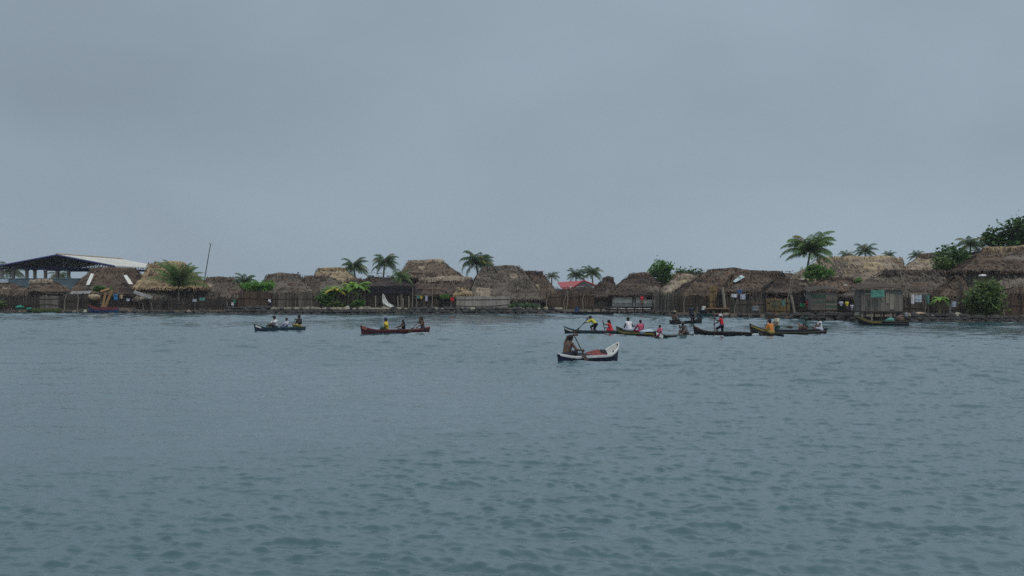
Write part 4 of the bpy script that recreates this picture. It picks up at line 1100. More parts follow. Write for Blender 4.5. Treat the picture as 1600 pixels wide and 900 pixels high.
stick_fence('yellowish bamboo gate panel in the tall cane fence', (1109, 1119), 157.4, 447, 481, 'cane_yellow', .12, .05, .0, .01, 3, 'bamboo_gate')
stick_fence('dark open stick frame beside the tall pale post', (1118, 1142), 157, 462, 496, 'cane_dark', .12, .3, .25)
stick_fence('uneven stick fence below the tarp hut', (1140, 1202), (154.5, 151), 464, 496, 'cane_grey', .10, .55, .12, .08)
stick_fence('mossy cane screen right of the uneven stick fence', (1198, 1236), (151, 150), 466, 493, 'cane_yellow', .13, .15, .05, .03, 2, 'cane_screen')
stick_fence('dark stick screen left of the plank shack', (1234, 1270), (149, 147), 460, 495, 'cane_dark', .13, .4, .05)
stick_fence('tangled grey stick screen right of the over-water closet', (1404, 1450), (140, 139), 462, 495, 'cane_grey', .12, .5, .08, .10)
stick_fence('dark cane screen behind the young banana plant', (1446, 1500), (142, 141), 468, 496, 'cane_dark', .13, .25)
stick_fence('tall ragged stick fence left of the large leafy bush', (1494, 1526), (137, 136.5), 452, 500, 'cane_grey', .10, .9, .08, .06)
stick_fence('dark cane wall of the cook shed at the right edge', (1562, 1680), 138.5, 458, 498, 'cane_brown', .13, .3)
# ------------------------------------------------------------------ shore: rubble sea walls, platforms, stilts
def rubble(label, px0, px1, ytop, mat, seed, per=2.6, size=.42, pale=0.25, name='rubble_sea_wall', rows=3):
    rnd = random.Random(seed)
    d = (shore_d(px0) + shore_d(px1)) / 2
    r = thing(name, label, 'sea wall', (X((px0 + px1) / 2, d), d, 0))
    a, b = MB(), MB(); L = X(px1, shore_d(px1)) - X(px0, shore_d(px0)); n = int(L * per)
    for row in range(rows):
        for i in range(n):
            px = px0 + (px1 - px0) * (i + rnd.random()) / n; dd = shore_d(px)
            top = Z(ytop, dd); f = row / max(1, rows - 1)
            z = -0.05 + (top + .02) * f; y = dd - .35 + .55 * f + rnd.uniform(-.15, .15)
            s = size * rnd.uniform(.6, 1.25)
            (b if (row == rows - 1 and rnd.random() < pale) else a).lump((X(px, y) - r.location.x, y - r.location.y, z), s, .62, rnd.random() * 50, 7, 0, .35)
    a.build('boulders', mat, r)
    if b.v: b.build('pale_stones', 'rock_pale', r)
    return r
rubble('dark muddy stone edge under the left end of the village', -30, 352, 486.5, 'rock_dark', 3, 1.6, .32, .08, 'stone_edge', 2)
rubble('dark stacked stone platform below the brown cane screen', 355, 424, 481, 'rock_dark', 4, 2.6, .48, .02)
rubble('rubble sea wall with pale top stones below the joined grey huts', 424, 600, 482.5, 'rock_dark', 5, 2.6, .42, .75)
rubble('dark rubble sea wall below the huge grey hut', 600, 880, 482.5, 'rock_dark', 6, 2.4, .42, .35)
rubble('low dark stone edge below the white-walled hut', 880, 1056, 487.5, 'rock_dark', 7, 2.0, .32, .12, 'stone_edge', 2)
rubble('brown muddy bank below the tall cane fence', 1056, 1200, 492, 'rock_dark', 8, 2.0, .34, .06, 'stone_edge', 2)
rubble('dark stone bank beneath the plank shack', 1200, 1345, 492, 'rock_dark', 9, 2.4, .46, .04)
rubble('dark stone sea wall below the young banana plant', 1400, 1510, 493, 'rock_dark', 10, 2.6, .46, .16)
rubble('low stone bank in front of the leafy bush at the right edge', 1510, 1700, 496, 'rock_dark', 11, 2.4, .40, .10)

def platform(label, px0, px1, d, ytop, th, dep, mat, posts, name='wooden_platform', zb=-.6):
    x0, x1 = X(px0, d), X(px1, d); zt = Z(ytop, d)
    r = thing(name, label, 'platform', ((x0 + x1) / 2, d, 0)); w2 = (x1 - x0) / 2
    mb = MB(); n = max(4, int((x1 - x0) / .22))
    for i in range(n): mb.box((-w2 + 2 * w2 * (i + .5) / n, dep / 2, zt - th / 2 + random.uniform(-.015, .015)), (2 * w2 / n * .93, dep + random.uniform(-.2, .2), th))
    mb.build('deck', mat, r)
    mb = MB(); mb.box((0, .1, zt - th - .06), (2 * w2, .1, .12)); mb.box((0, dep - .1, zt - th - .06), (2 * w2, .1, .12)); mb.build('beams', 'wood_dark', r)
    for i in range(posts):
        x = -w2 + .1 + (2 * w2 - .2) * i / max(1, posts - 1)
        mb = MB(); mb.tube([(x, .18, zb), (x + random.uniform(-.06, .06), .18, zt - th)], .07, 6); mb.tube([(x, dep - .2, zb), (x, dep - .2, zt - th)], .07, 6); mb.build('stilts', 'wood_dark', r)
    return r
platform('narrow plank jetty on thin stilts in front of the white-walled hut', 925, 1020, 173.6, 479, .08, 1.2, 'wood_dark', 8, 'jetty')
platform('low plank shelf on stilts below the bamboo gate', 1102, 1142, 156, 481.5, .08, 1.6, 'plank_tan', 5)
platform('dark plank deck on stilts under the plank shack where the children stand', 1262, 1346, 143.5, 489, .12, 3.2, 'wood_dark', 9)

def shack(label, px0, px1, d, dep, y0, y1, yb, wall, bands, roofmat, r_over=.35, roofcurve=0.0, name='plank_shack', horizontal=True, stilts=True, slope=0.35):
    x0, x1 = X(px0, d), X(px1, d); zt0, zt1, zf = Z(y0, d), Z(y1, d), Z(yb, d)
    r = thing(name, label, 'shack', ((x0 + x1) / 2, d, 0)); w2 = (x1 - x0) / 2; rnd = random.Random(int(px0))
    g = MB(); gb = MB(); zt = min(zt0, zt1)
    if horizontal:
        n = int((zt - zf) / .2)
        for i in range(n):
            z = zf + (zt - zf) * (i + .5) / n; f = (i + .5) / n
            for (a, b) in ((-w2, w2 * .1), (w2 * .1, w2)):
                t = any(lo <= f < hi and (s == 0 or (s < 0) == (a < -w2 * .5)) for lo, hi, s in bands)
                (gb if t else g).box(((a + b) / 2, rnd.uniform(-.02, .02), z), (b - a - .03, .04, (zt - zf) / n * .93))
        for x in (-w2, w2):
            for i in range(n): g.box((x, dep / 2, zf + (zt - zf) * (i + .5) / n), (.04, dep, (zt - zf) / n * .93))
    else:
        cane_run(g, (-w2, 0), (w2, 0), zf, zt, .22, .12, rnd, 0, .01)
        for a, b, c, e in bands: gb.box(((a) * w2, -.06, zf + (zt - zf) * b), (c, .05, e))
        cane_run(g, (-w2, 0), (-w2, dep), zf, zt, .22, .05, rnd); cane_run(g, (w2, 0), (w2, dep), zf, zt, .22, .05, rnd)
    g.box((0, dep, (zf + zt) / 2), (2 * w2, .05, zt - zf))
    g.build('walls', wall[0], r); gb.build('painted_boards' if horizontal else 'pale_boards', wall[1], r)
    mb = MB(); mb.box((0, dep / 2, zf - .06), (2 * w2 + .1, dep + .2, .1)); mb.build('floor', 'wood_dark', r)
    mb = MB(); k = 18; vs = []
    for i in range(k + 1):
        f = i / k; x = -w2 - r_over + (2 * w2 + 2 * r_over) * f; z = zt0 + (zt1 - zt0) * f + roofcurve * math.sin(PI * f) + .06 + .03 * mn.noise(Vector((x * 2, 1, px0)))
        vs += [(x, -r_over, z), (x, dep + .2, z + slope), (x, -r_over, z - .07), (x, dep + .2, z + slope - .07)]
    fs = []
    for i in range(k): fs += [(4 * i, 4 * i + 4, 4 * i + 5, 4 * i + 1), (4 * i + 2, 4 * i + 3, 4 * i + 7, 4 * i + 6), (4 * i, 4 * i + 2, 4 * i + 6, 4 * i + 4), (4 * i + 1, 4 * i + 5, 4 * i + 7, 4 * i + 3)]
    fs += [(0, 1, 3, 2), (4 * k, 4 * k + 2, 4 * k + 3, 4 * k + 1)]
    mb.add(vs, fs); mb.build('roof', roofmat, r)
    if stilts:
        for i in range(5):
            x = -w2 + .08 + (2 * w2 - .16) * i / 4
            for y in (.05, dep - .1):
                mb = MB(); mb.tube([(x + rnd.uniform(-.05, .05), y, -.8), (x, y, zf - .1)], .075, 6); mb.build('stilt', 'wood_dark' if rnd.random() < .6 else 'wood_pale', r)
    return r
shack('weathered plank shack with green painted boards and a bent dark roof over the water', 1268, 1308, 142.8, 2.6, 457, 455, 484, ('plank_grey', 'plank_green'), [(.34, .52, 0), (.10, .26, 1), (.66, .84, -1)], 'wood_dark', roofcurve=.25)
CL = shack('grey board closet on tall stilts over the water with a dark sagging roof', 1346, 1408, 133.5, 2.6, 453.5, 452.5, 486, ('plank_grey', 'wood_pale'), [(.30, .62, .30, 1.0), (.52, .45, .42, 1.5), (.05, .70, .2, .8), (-.55, .82, 1.2, .12)], 'thatch_dark', roofcurve=.22, horizontal=False, name='over_water_closet')

def pole(label, a, b, r0=.06, r1=.04, mat='wood_pale', name='pole', extra=None, cat='pole'):
    """a, b: world points"""
    a, b = Vector(a), Vector(b)
    t = thing(name, label, cat, a); mb = MB(); u = b - a
    sd = Vector((u.z, 0, -u.x)).normalized() * .05
    mb.tube([(0, 0, 0), u * .35 + sd, u * .7 + sd * .6, u], [r0, r0 * .9, (r0 + r1) / 2, r1], 7); mb.build('shaft', mat, t)
    if extra: extra(t, u)
    return t
def mast_top(t, u):
    mb = MB()
    for k in range(5):
        a = k * 1.3; mb.tube([u - u.normalized() * .3, u + Vector((.2 * math.cos(a), .2 * math.sin(a), .12)), u + Vector((.38 * math.cos(a), .3 * math.sin(a), .2))], [.014, .010, .004], 4)
    mb.build('twigs', 'palm_rib', t)
pole('long thin bare mast leaning right above the low grey hut', pt(313, 470, 192), pt(329, 381, 192), .075, .045, 'wood_dark', 'leaning_mast', mast_top)
pole('tall pale post standing beside the bamboo gate', pt(1133, 494, 156.5), pt(1129, 449, 156.5), .17, .15, 'wood_pale', 'post')
pole('short pale post leaning beside the mossy cane screen', pt(1242, 494, 148), pt(1236, 462, 148), .14, .13, 'wood_pale', 'post')
for i, (a, b, c, e, lab) in enumerate([(1230, 470, 1236, 436, 'left'), (1233, 472, 1239, 436, 'right')]):
    pole('thin bare pole of a crossed pair under the tall palm, the %s one' % lab, pt(a, b, 150), pt(c, e, 150), .04, .03, 'wood_pale')
pole('bleached bent stick rising above the closet roof', pt(1401.5, 460, 135), pt(1402.5, 442, 135), .05, .03, 'wood_pale', 'stick')
pole('thin pole carrying the white towels beside the banana plant', pt(1445, 494, 138), pt(1446, 452, 138), .035, .03, 'wood_pale')
pole('crooked pale pole beside the clothes line at the drooping hut', pt(674, 486, 180.5), pt(676, 448, 180.5), .05, .035, 'wood_pale')
pole('second pale pole holding the clothes line near the drooping hut', pt(643, 486, 180.5), pt(645, 449, 180.5), .05, .035, 'wood_pale')
for i, (a, y) in enumerate([(621, 463), (629, 466), (638, 463), (586, 462)]):
    pole(['short pale post right of the beached white canoe', 'second short post right of the beached white canoe', 'short post at the right end of the burnt hut', 'weathered post left of the beached white canoe'][i], pt(a, 486, 179.5), pt(a + .6, y, 179.5), .07, .06, 'wood_pale', 'post')
for (a, y0, y1, dd, lab) in [(1017, 497, 486, 170, 'left'), (1023, 498, 486, 169, 'right')]:
    pole('stubby dark mooring post in the water before the leaning fence, the %s of two' % lab, pt(a, y0 + 6, dd), pt(a + .6, y1, dd), .13, .12, 'wood_dark', 'mooring_post')
pole('lone black stake in the water left of the plank shack', pt(1248.5, 510, 137.5), pt(1248.5, 498, 137.5), .06, .05, 'wood_dark', 'stake')

# leaning golden planks by the blue and red boat
r = thing('timber_rack', 'golden timber frame leaning against the little shack at the left waterfront', 'timber frame', pt(165, 484, 181.5))
for (a, b, c, e) in [(160, 480, 166, 452), (164, 480, 175.5, 453), (157, 456, 171, 452)]:
    mb = MB(); p, q = Vector(pt(a, b, 181.5)) - r.location, Vector(pt(c, e, 182)) - r.location
    mb.tube([p, q], .17, 4); mb.build('plank', 'plank_tan', r)

# ------------------------------------------------------------------ trees and plants
palm('young palm with long fronds drooping to the ground in front of the golden hut', 279, 449, 183, 4.5, 21, 32, 48, up=.80, leaf='palm_leaf', lw=.020, droop=.74, emin=.30, emax=1.54, wind=.02, ll_=.17, name='drooping_palm', zb=.3)
palm('small dark palm poking up between the low grey hut and the joined huts', 382, 441, 200, 2.4, 22, 18, 27, lean=(.3, 0), up=.6)
palm('coconut palm standing behind the pale tan hut, left of a pair', 553, 418, 212, 2.7, 23, 27, 30, lean=(.5, 0))
palm('coconut palm standing behind the burnt hut, right of a pair', 601, 411, 214, 2.6, 24, 27, 30, lean=(-.4, 0))
palm('bushy bright palm beside the ridge of the tall brown hut', 627, 433, 185.5, 1.9, 25, 21, 24, leaf='palm_leaf', up=.5)
palm('tall dark palm swept to the right behind the huge grey hut', 744, 412, 206, 3.1, 26, 32, 33, lean=(.6, 0), up=.7, wind=.35)
palm('coconut palm behind the red roofed house, left of a pair', 900, 430, 250, 2.4, 27, 21, 27)
palm('coconut palm behind the red roofed house, right of a pair', 925, 427, 250, 2.5, 28, 21, 27, lean=(.3, 0))
palm('hazy low palm crown right of the brown hut beside the huge grey hut', 862, 432, 248, 1.8, 29, 16, 21)
palm('tallest coconut palm with big arching fronds above the tan roofs', 1266, 394, 163, 3.9, 30, 27, 50, lean=(-.9, .0), up=.78, ll_=.23, leaf='palm_leaf', lw=.024, wind=.05, droop=.88, name='coconut_palm')
palm('dark palm crown peeping over the very long tan hut', 1352, 393, 215, 2.3, 31, 21, 27)
palm('small hazy palm crown left of the dark palm over the long tan hut', 1322, 399, 225, 1.7, 32, 16, 21)
palm('tiny hazy palm crown right of the dark palm over the long tan hut', 1389, 399, 230, 1.5, 33, 16, 21)
palm('thin palm crown in the gap between the two tan huts', 1432, 400, 200, 1.6, 34, 16, 24)
palm('dark palm above the leafy tree near the largest hut', 1516, 383, 172, 2.2, 35, 21, 27)
palm('hazy palm behind the open hall columns at the far left', 16, 425, 275, 3.6, 36, 21, 27)
palm('second hazy palm seen between the open hall columns', 94, 432, 280, 3.0, 37, 18, 24)
tree('round green tree between the white-walled hut and the tan hut', 1033, 424, 190, (1.9, 1.6, 1.75), 1500, .42, 41, 'leaf_mid')
tree('low hazy tree behind the low tan hut', 1072, 428, 212, (2.4, 1.8, .9), 700, .42, 42, 'leaf_dark')
tree('clipped bright green tree above the reddish cane screen', 401, 448, 182.5, (2.4, 1.4, .75), 1700, .30, 43, 'leaf_bright', zb=.4)
tree('dense green bush tree in front of the very long tan hut', 1280, 428, 160, (1.9, 1.4, .95), 1600, .34, 44, 'leaf_mid')
tree('dark leafy tree leaning over the tan hut beside the largest hut', 1494, 408, 160, (2.6, 2.2, 1.9), 2600, .40, 45, 'leaf_dark')
tree('dark leafy mass below the small palm beside the largest hut', 1474, 413, 158, (1.3, 1.2, .9), 900, .36, 46, 'leaf_olive')
tree('big spreading breadfruit tree behind the largest hut at the right edge', 1596, 374, 172, (3.4, 2.7, 2.4), 3000, .55, 47, 'leaf_dark', trunk_r=.3)
tree('smaller branch crown left of the big spreading tree', 1552, 376, 174, (1.7, 1.5, 1.1), 900, .50, 48, 'leaf_dark')
tree('large olive green bush reaching the water beside the tall ragged fence', 1541, 466, 134.5, (1.95, 1.5, 2.2), 3800, .30, 49, 'leaf_olive', zb=.2, name='leafy_bush', cat='bush')
tree('little green bush tucked behind the roof of the small brown hut', 1341, 442, 160, (.8, .6, .5), 350, .3, 50, 'leaf_mid')
tree('green shrub at the left of the banana plants', 512, 463, 180.8, (1.4, .8, 1.25), 1000, .34, 51, 'leaf_bright', zb=.3, name='shrub', cat='bush', trunk_r=.05)
tree('low olive shrub under the yellowing banana plant', 528, 476, 179.6, (1.6, .7, .55), 600, .28, 52, 'leaf_olive', zb=.3, name='shrub', cat='bush', trunk_r=.04)
tree('low green shrub under the tall banana plant', 560, 475, 179.6, (1.1, .7, .6), 500, .28, 53, 'leaf_mid', zb=.3, name='shrub', cat='bush', trunk_r=.04)
tree('small green bush above the leaning golden timber frame', 157, 451, 185, (1.5, .8, .45), 500, .28, 54, 'leaf_mid', zb=.3, name='shrub', cat='bush', trunk_r=.05)
tree('green creeper bush under the eave of the drooping dark hut', 693, 466, 182, (.9, .6, .5), 300, .28, 55, 'leaf_mid', zb=.4, name='shrub', cat='bush', trunk_r=.04)
tree('olive bush cut by the left edge at the waterline', -2, 473, 181.2, (.9, .7, .9), 450, .28, 56, 'leaf_olive', zb=.2, name='shrub', cat='bush', trunk_r=.04)
tree('low hedge of greenery along the foot of the huge grey hut', 822, 479, 180.5, (2.8, .6, .42), 700, .26, 57, 'leaf_dark', zb=.35, name='shrub', cat='bush', trunk_r=.04)
banana('yellowing banana plant in front of the joined grey huts', 527, 459, 180.4, 2.4, 61, 'banana_yellow', zb=.3, nl=10, ll=2.3)
banana('tall bright green banana plant left of the burnt hut', 556, 455, 180.2, 2.7, 62, 'banana_leaf', zb=.3, nl=11, ll=2.3, stems=2)
banana('broad arching banana plant between the yellow and the tall one', 540, 456, 181.2, 2.3, 63, 'banana_leaf', zb=.3, nl=10, ll=2.4)
banana('young banana plant with light green leaves by the right hand sea wall', 1468, 466, 137.2, 1.75, 64, 'banana_leaf', zb=.45, nl=8, ll=1.3, up=(.2, .9))
mb = MB(); rnd = random.Random(9)
for _ in range(900):
    px = rnd.uniform(50, 96); d = rnd.uniform(179.3, 180.6); p = Vector((X(px, d), d, .18 + .12 * rnd.random()))
    h = rnd.uniform(.12, .42); l = Vector((rnd.gauss(0, .12), rnd.gauss(0, .1), h)); w_ = Vector((.03, .01, 0)); mb.add([p - w_, p + w_, p + l], [(0, 1, 2)])
tag(mb.build('grass', 'grass_green'), 'strip of short green grass on the bank at the left waterfront', 'grass')
bpy.data.objects['grass']['kind'] = 'stuff'
# ------------------------------------------------------------------ canoes on the water
class Boat: pass
def boat(label, bow, stern, **kw):
    """bow, stern: (photo column, distance)"""
    b = Boat(); b.p = Vector((X(*bow), bow[1])); b.q = Vector((X(*stern), stern[1]))
    c = (b.p + b.q) / 2; v = b.p - b.q; b.yaw = math.atan2(v.y, v.x); b.L = v.length; b.c = c
    z = kw.pop('z', 0.0); b.z = z
    b.obj = canoe(kw.pop('name', 'canoe'), label, (c.x, c.y, z), b.yaw, b.L, kw.pop('B', .62), kw.pop('fb', .26), kw.pop('bow_rise', .3), kw.pop('stern_rise', .05), **kw)
    return b
def on(b, px, z=0.0, y=0.0):
    best = min((abs(800 + F * p.x / p.y - px), k, p) for k, p in ((k, b.q.lerp(b.p, k / 200)) for k in range(201)))[2]
    n = Vector((-math.sin(b.yaw), math.cos(b.yaw)))
    return (best.x + n.x * y, best.y + n.y * y, b.z + z)

c1 = boat('dark blue-green canoe with a white patch on its blue bow, leftmost on the water', (397, 103.5), (478, 107), outer='hull_green', inner='hull_green', rail='hull_teal', bow_rise=.30, stern_rise=.02, bow_paint=('hull_white', .16, .80), stripe='hull_navy', stripe_h=(.17, .26), fb=.24, seats=(.2, -.2))
person('person in a white shirt and dark cap sitting foremost in the dark blue-green canoe', on(c1, 431), c1.yaw, pz=.27, lean=.18, hl=(.62, .20, .52), hr=(.55, -.22, .40), shirt='cloth_white', sleeve=.6, legs='cloth_navy', hat=('cap', 'cloth_black'), grip={'l': (.3, -.2, -1), 'r': (.3, -.2, -1)}, skin='skin_dark')
paddle('short dark paddle held by the white-shirted paddler of the dark blue-green canoe', on(c1, 431), c1.yaw, (.55, -.16, .58), (.95, -.52, -.28))
person('small person in a pale blue-grey shirt in the middle of the dark blue-green canoe', on(c1, 447), c1.yaw, pz=.20, lean=-.08, hl=(.30, .16, .30), hr=(.28, -.16, .30), s=.88, shirt='cloth_lilac', sleeve=.55, legs='cloth_blue', skin='skin_dark')
person('person in a pale-striped black shirt and khaki shorts paddling the dark blue-green canoe', on(c1, 469), c1.yaw, pz=.30, lean=.14, hl=(.50, .22, .80), hr=(.42, -.25, .45), shirt='cloth_black', sleeve=.6, legs='cloth_khaki', extra_band='cloth_lilac', grip={'l': (.25, -.3, -1), 'r': (.2, -.3, -1)}, skin='skin_dark', fl=(.50, .12, -.02), kl=(.5, .1, 1))
paddle('long dark paddle held high by the striped paddler of the dark blue-green canoe', on(c1, 469), c1.yaw, (.42, -.05, .86), (.50, -.62, -.35))

c2 = boat('dark maroon canoe with a salmon bow and red rim carrying three paddlers', (563, 97.5), (672, 101), outer='hull_maroon', inner='hull_maroon', rail='hull_red', bow_rise=.34, stern_rise=.16, bow_paint=('hull_salmon', .18, .86), fb=.26, seats=(.3, -.1, -.5), stripe='hull_purple', stripe_h=(.14, .24))
person('person in a bright yellow shirt and blue cap sitting in the maroon canoe', on(c2, 604), c2.yaw, pz=.26, lean=.12, twist=-.9, hl=(.34, .20, .42), hr=(.20, -.34, .38), shirt='cloth_yellow', sleeve=.9, legs='cloth_deepgreen', hat=('cap', 'cloth_blue'), skin='skin_dark')
person('small person in dark clothes reaching ahead in the middle of the maroon canoe', on(c2, 631), c2.yaw, pz=.20, lean=.10, hl=(.52, .18, .50), hr=(.48, -.14, .42), s=.86, shirt='cloth_black', sleeve=.1, legs='cloth_black', skin='skin', hair='long', male=False, grip={'l': (0, 1, -.5), 'r': (0, 1, -.5)})
person('bare-chested person kneeling with a long paddle at the back of the maroon canoe', on(c2, 661), c2.yaw, pz=.32, lean=.22, hl=(.62, .22, .40), hr=(.30, .02, .95), shirt=None, legs='cloth_navy', skin='skin', grip={'l': (.9, .1, -.5), 'r': (.9, .1, -.5)}, fl=(-.25, .1, .02), fr=(-.25, -.1, .02), kl=(1, .1, -.2), kr=(1, -.1, -.2), hair='long')
paddle('long dark paddle slanting forward from the bare-chested paddler of the maroon canoe', on(c2, 661), c2.yaw, (.22, .02, .98), (1.50, .42, .02), blade=.65)

c3 = boat('long black canoe with a white-tipped bow carrying a standing paddler in yellow', (881, 99.5), (972, 98), outer='hull_black', inner='hull_wood', rail='hull_green', bow_rise=.30, stern_rise=.0, bow_paint=('hull_white', .15, .66), fb=.20, deck=('hull_salmon', .80), stripe='hull_grey', stripe_h=(.06, .09), seats=(0,))
person('person in a lemon yellow shirt and black shorts standing bent over a big paddle', on(c3, 931), c3.yaw, pz=.66, lean=.78, hl=(.78, .22, .74), hr=(.60, .06, 1.04), s=.86, shirt='cloth_lemon', sleeve=1.1, legs='cloth_black', leg_frac=.72, skin='skin_dark', grip={'l': (.85, .2, -.9), 'r': (.85, .2, -.9)}, fl=(.22, .10, .12), fr=(-.16, -.10, .12), kl=(1, 0, 0), kr=(1, 0, 0))
paddle('big dark paddle slanting into the water from the standing paddler in yellow', on(c3, 931), c3.yaw, (.52, .04, 1.10), (1.72, .44, -.25), blade=1.0, bw=.11)
person('small person in a red dress kneeling behind the standing paddler in yellow', on(c3, 955), c3.yaw, pz=.26, lean=.30, hl=(.52, .16, .78), hr=(.36, .04, .42), s=.86, shirt='cloth_red', sleeve=.35, legs='cloth_red', skirt=True, male=False, hair='long', skin='skin', grip={'l': (-.3, .2, -1), 'r': (-.3, .2, -1)}, fl=(-.3, .1, .1), fr=(-.3, -.1, .1), kl=(1, 0, -.3), kr=(1, 0, -.3))
paddle('thin reddish paddle held upright by the person in the red dress', on(c3, 955), c3.yaw, (.58, .14, .92), (.24, .40, -.30), 'hull_wood')

c4 = boat('black canoe with broad yellow stripes carrying a white tank top and a pink shirt', (963, 96.5), (1027, 92.2), outer='hull_black', inner='hull_black', rail='hull_black', stripe='hull_yellow', stripe_h=(.05, .17), bow_rise=.26, stern_rise=.0, fb=.30, seats=(.4, -.1))
person('person in a white tank top reaching over the bow of the yellow-striped canoe', on(c4, 984), c4.yaw, pz=.38, lean=.32, hl=(.55, .12, .48), hr=(-.05, -.42, .62), shirt='cloth_white', sleeve=0, legs='cloth_lilac', skin='skin_dark')
person('person in a bright pink shirt leaning back in the yellow-striped canoe', on(c4, 1001), c4.yaw, pz=.30, lean=.05, hl=(.50, .22, .36), hr=(.30, -.30, .35), s=.9, shirt='cloth_pink', sleeve=1.5, legs='cloth_magenta', skin='skin_dark', twist=-.3)
def bundle(label, loc, r, mat, seed, name='bundle', cat='bundle', amp=.45, tie='wood_dark'):
    t = thing(name, label, cat, loc); mb = MB(); mb.lump((0, 0, r[2] * .6), r, 1, seed, 14, 0, amp); mb.build('cover', mat, t, True)
    mb = MB(); mb.tube([(-r[0] * .3, -r[1] * .9, r[2] * .5), (-r[0] * .3, 0, r[2] * 1.55), (-r[0] * .3, r[1] * .9, r[2] * .5)], .012, 4); mb.build('cord', tie, t)
    return t
bundle('white sheet bundle behind the pink shirt in the yellow-striped canoe', on(c4, 1012, .17), (.55, .24, .18), 'cloth_bluewhite', 3)

c5 = boat('low dark canoe with a white bow paddled by the bent grey-shirted man', (1023, 89.6), (1084, 92.5), outer='hull_black', inner='hull_wood', rail='hull_grey', bow_rise=.30, stern_rise=.02, fb=.16, bow_paint=('hull_white', .26, .72), seats=(.1, -.3))
person('child in a white and pink top sitting at the bow of the low dark canoe', on(c5, 1031), c5.yaw, pz=.20, lean=.02, hl=(.28, .16, .25), hr=(.28, -.14, .25), s=.74, shirt='cloth_pink', sleeve=.6, legs='cloth_magenta', extra_band='cloth_white', skin='skin_dark', male=False)
person('person in a grey shirt bent far over a paddle in the low dark canoe', on(c5, 1072), c5.yaw, pz=.26, lean=.55, hl=(.62, .20, .24), hr=(.78, .05, .74), shirt='cloth_grey', sleeve=.9, legs='cloth_brown', skin='skin', grip={'l': (0, .15, -1), 'r': (0, .15, -1)}, hat=('cap', 'cloth_grey'))
paddle('thin upright paddle planted ahead of the bent grey-shirted person', on(c5, 1072), c5.yaw, (.80, .05, .80), (.72, .32, -.35), 'hull_wood')

c6 = boat('long black canoe with a reddish rim under the standing person in red', (1083, 95.0), (1176, 93.6), outer='hull_black', inner='hull_wood', rail='hull_wood', bow_rise=.42, stern_rise=-.04, fb=.27, seats=(.35, -.35))
person('person in a red shirt and white head scarf standing up in a black canoe', on(c6, 1128), c6.yaw, pz=.68, lean=.16, hl=(.46, .20, .78), hr=(.46, .02, 1.12), s=.86, shirt='cloth_red', sleeve=.3, legs='cloth_navy', leg_frac=.74, skin='skin_dark', hat=('wrap', 'cloth_white'), grip={'l': (-.05, .1, -1), 'r': (-.05, .1, -1)}, fl=(.28, .10, .12), fr=(-.34, -.10, .12), kl=(1, 0, 0), kr=(1, 0, 0))
paddle('dark upright paddle held by the standing person in the red shirt', on(c6, 1128), c6.yaw, (.52, .0, 1.22), (.40, .42, -.30), blade=.6)

c7 = boat('very long dark canoe with a dull yellow stripe, rightmost of the paddled canoes', (1171, 97.0), (1293, 99), outer='hull_black', inner='hull_wood', rail='hull_navy', stripe='hull_olive', stripe_h=(.10, .19), bow_rise=.48, stern_rise=.10, fb=.27, seats=(.2, -.5, -.8), bow_paint=('hull_yellow', .14, .55))
person('person in a cream shirt and green shorts kneeling in the very long dark canoe', on(c7, 1215), c7.yaw, pz=.52, lean=.10, hl=(.42, .20, .62), hr=(.38, -.10, .66), shirt='cloth_cream', sleeve=.5, legs='cloth_deepgreen', skin='skin', fl=(-.3, .1, .15), fr=(-.3, -.1, .15), kl=(1, 0, -.6), kr=(1, 0, -.6), grip={'l': (1, 0, .1), 'r': (1, 0, .1)}, hat=('cap', 'cloth_brown'))
paddle('dark paddle held level behind the person in the cream shirt', on(c7, 1215), c7.yaw, (.45, .14, .58), (-1.08, .30, .46), blade=.6)
person('person in a green shirt lifting a reddish paddle in the very long dark canoe', on(c7, 1260), c7.yaw, pz=.28, lean=.03, hl=(.40, .26, .55), hr=(.36, -.20, .50), shirt='cloth_green', sleeve=.9, legs='cloth_brown', skin='skin_dark', grip={'l': (.8, .1, .4), 'r': (.8, .1, .4)}, hat=('cap', 'cloth_deepgreen'))
paddle('reddish paddle raised ahead by the person in the green shirt', on(c7, 1260), c7.yaw, (.10, .30, .40), (.88, .32, .70), 'hull_salmon', blade=.35, bw=.06)
person('person in a white tank top sitting last in the very long dark canoe', on(c7, 1282), c7.yaw, pz=.28, lean=.22, hl=(.58, .16, .46), hr=(.55, -.12, .46), shirt='cloth_white', sleeve=0, legs='cloth_lilac', skin='skin', grip={'l': (.2, 1, 0), 'r': (.2, 1, 0)})
c8 = boat('short dark canoe seen end-on in front of the very long dark canoe', (1186, 95.2), (1224, 91.2), outer='hull_black', inner='hull_wood', rail='hull_black', bow_rise=.12, stern_rise=.02, fb=.16, seats=(-.2,))
person('person in an orange shirt crouching over in the short dark canoe', on(c8, 1206), c8.yaw + .3, pz=.28, lean=.30, hl=(.48, .18, .46), hr=(.52, -.05, .62), shirt='cloth_orange', sleeve=.9, legs='cloth_khaki', skin='skin', grip={'l': (.05, .1, -1), 'r': (.05, .1, -1)}, hat=('cap', 'cloth_navy'))
paddle('reddish upright paddle held by the crouching person in orange', on(c8, 1206), c8.yaw + .3, (.52, -.06, 1.15), (.44, .20, -.25), 'hull_maroon')

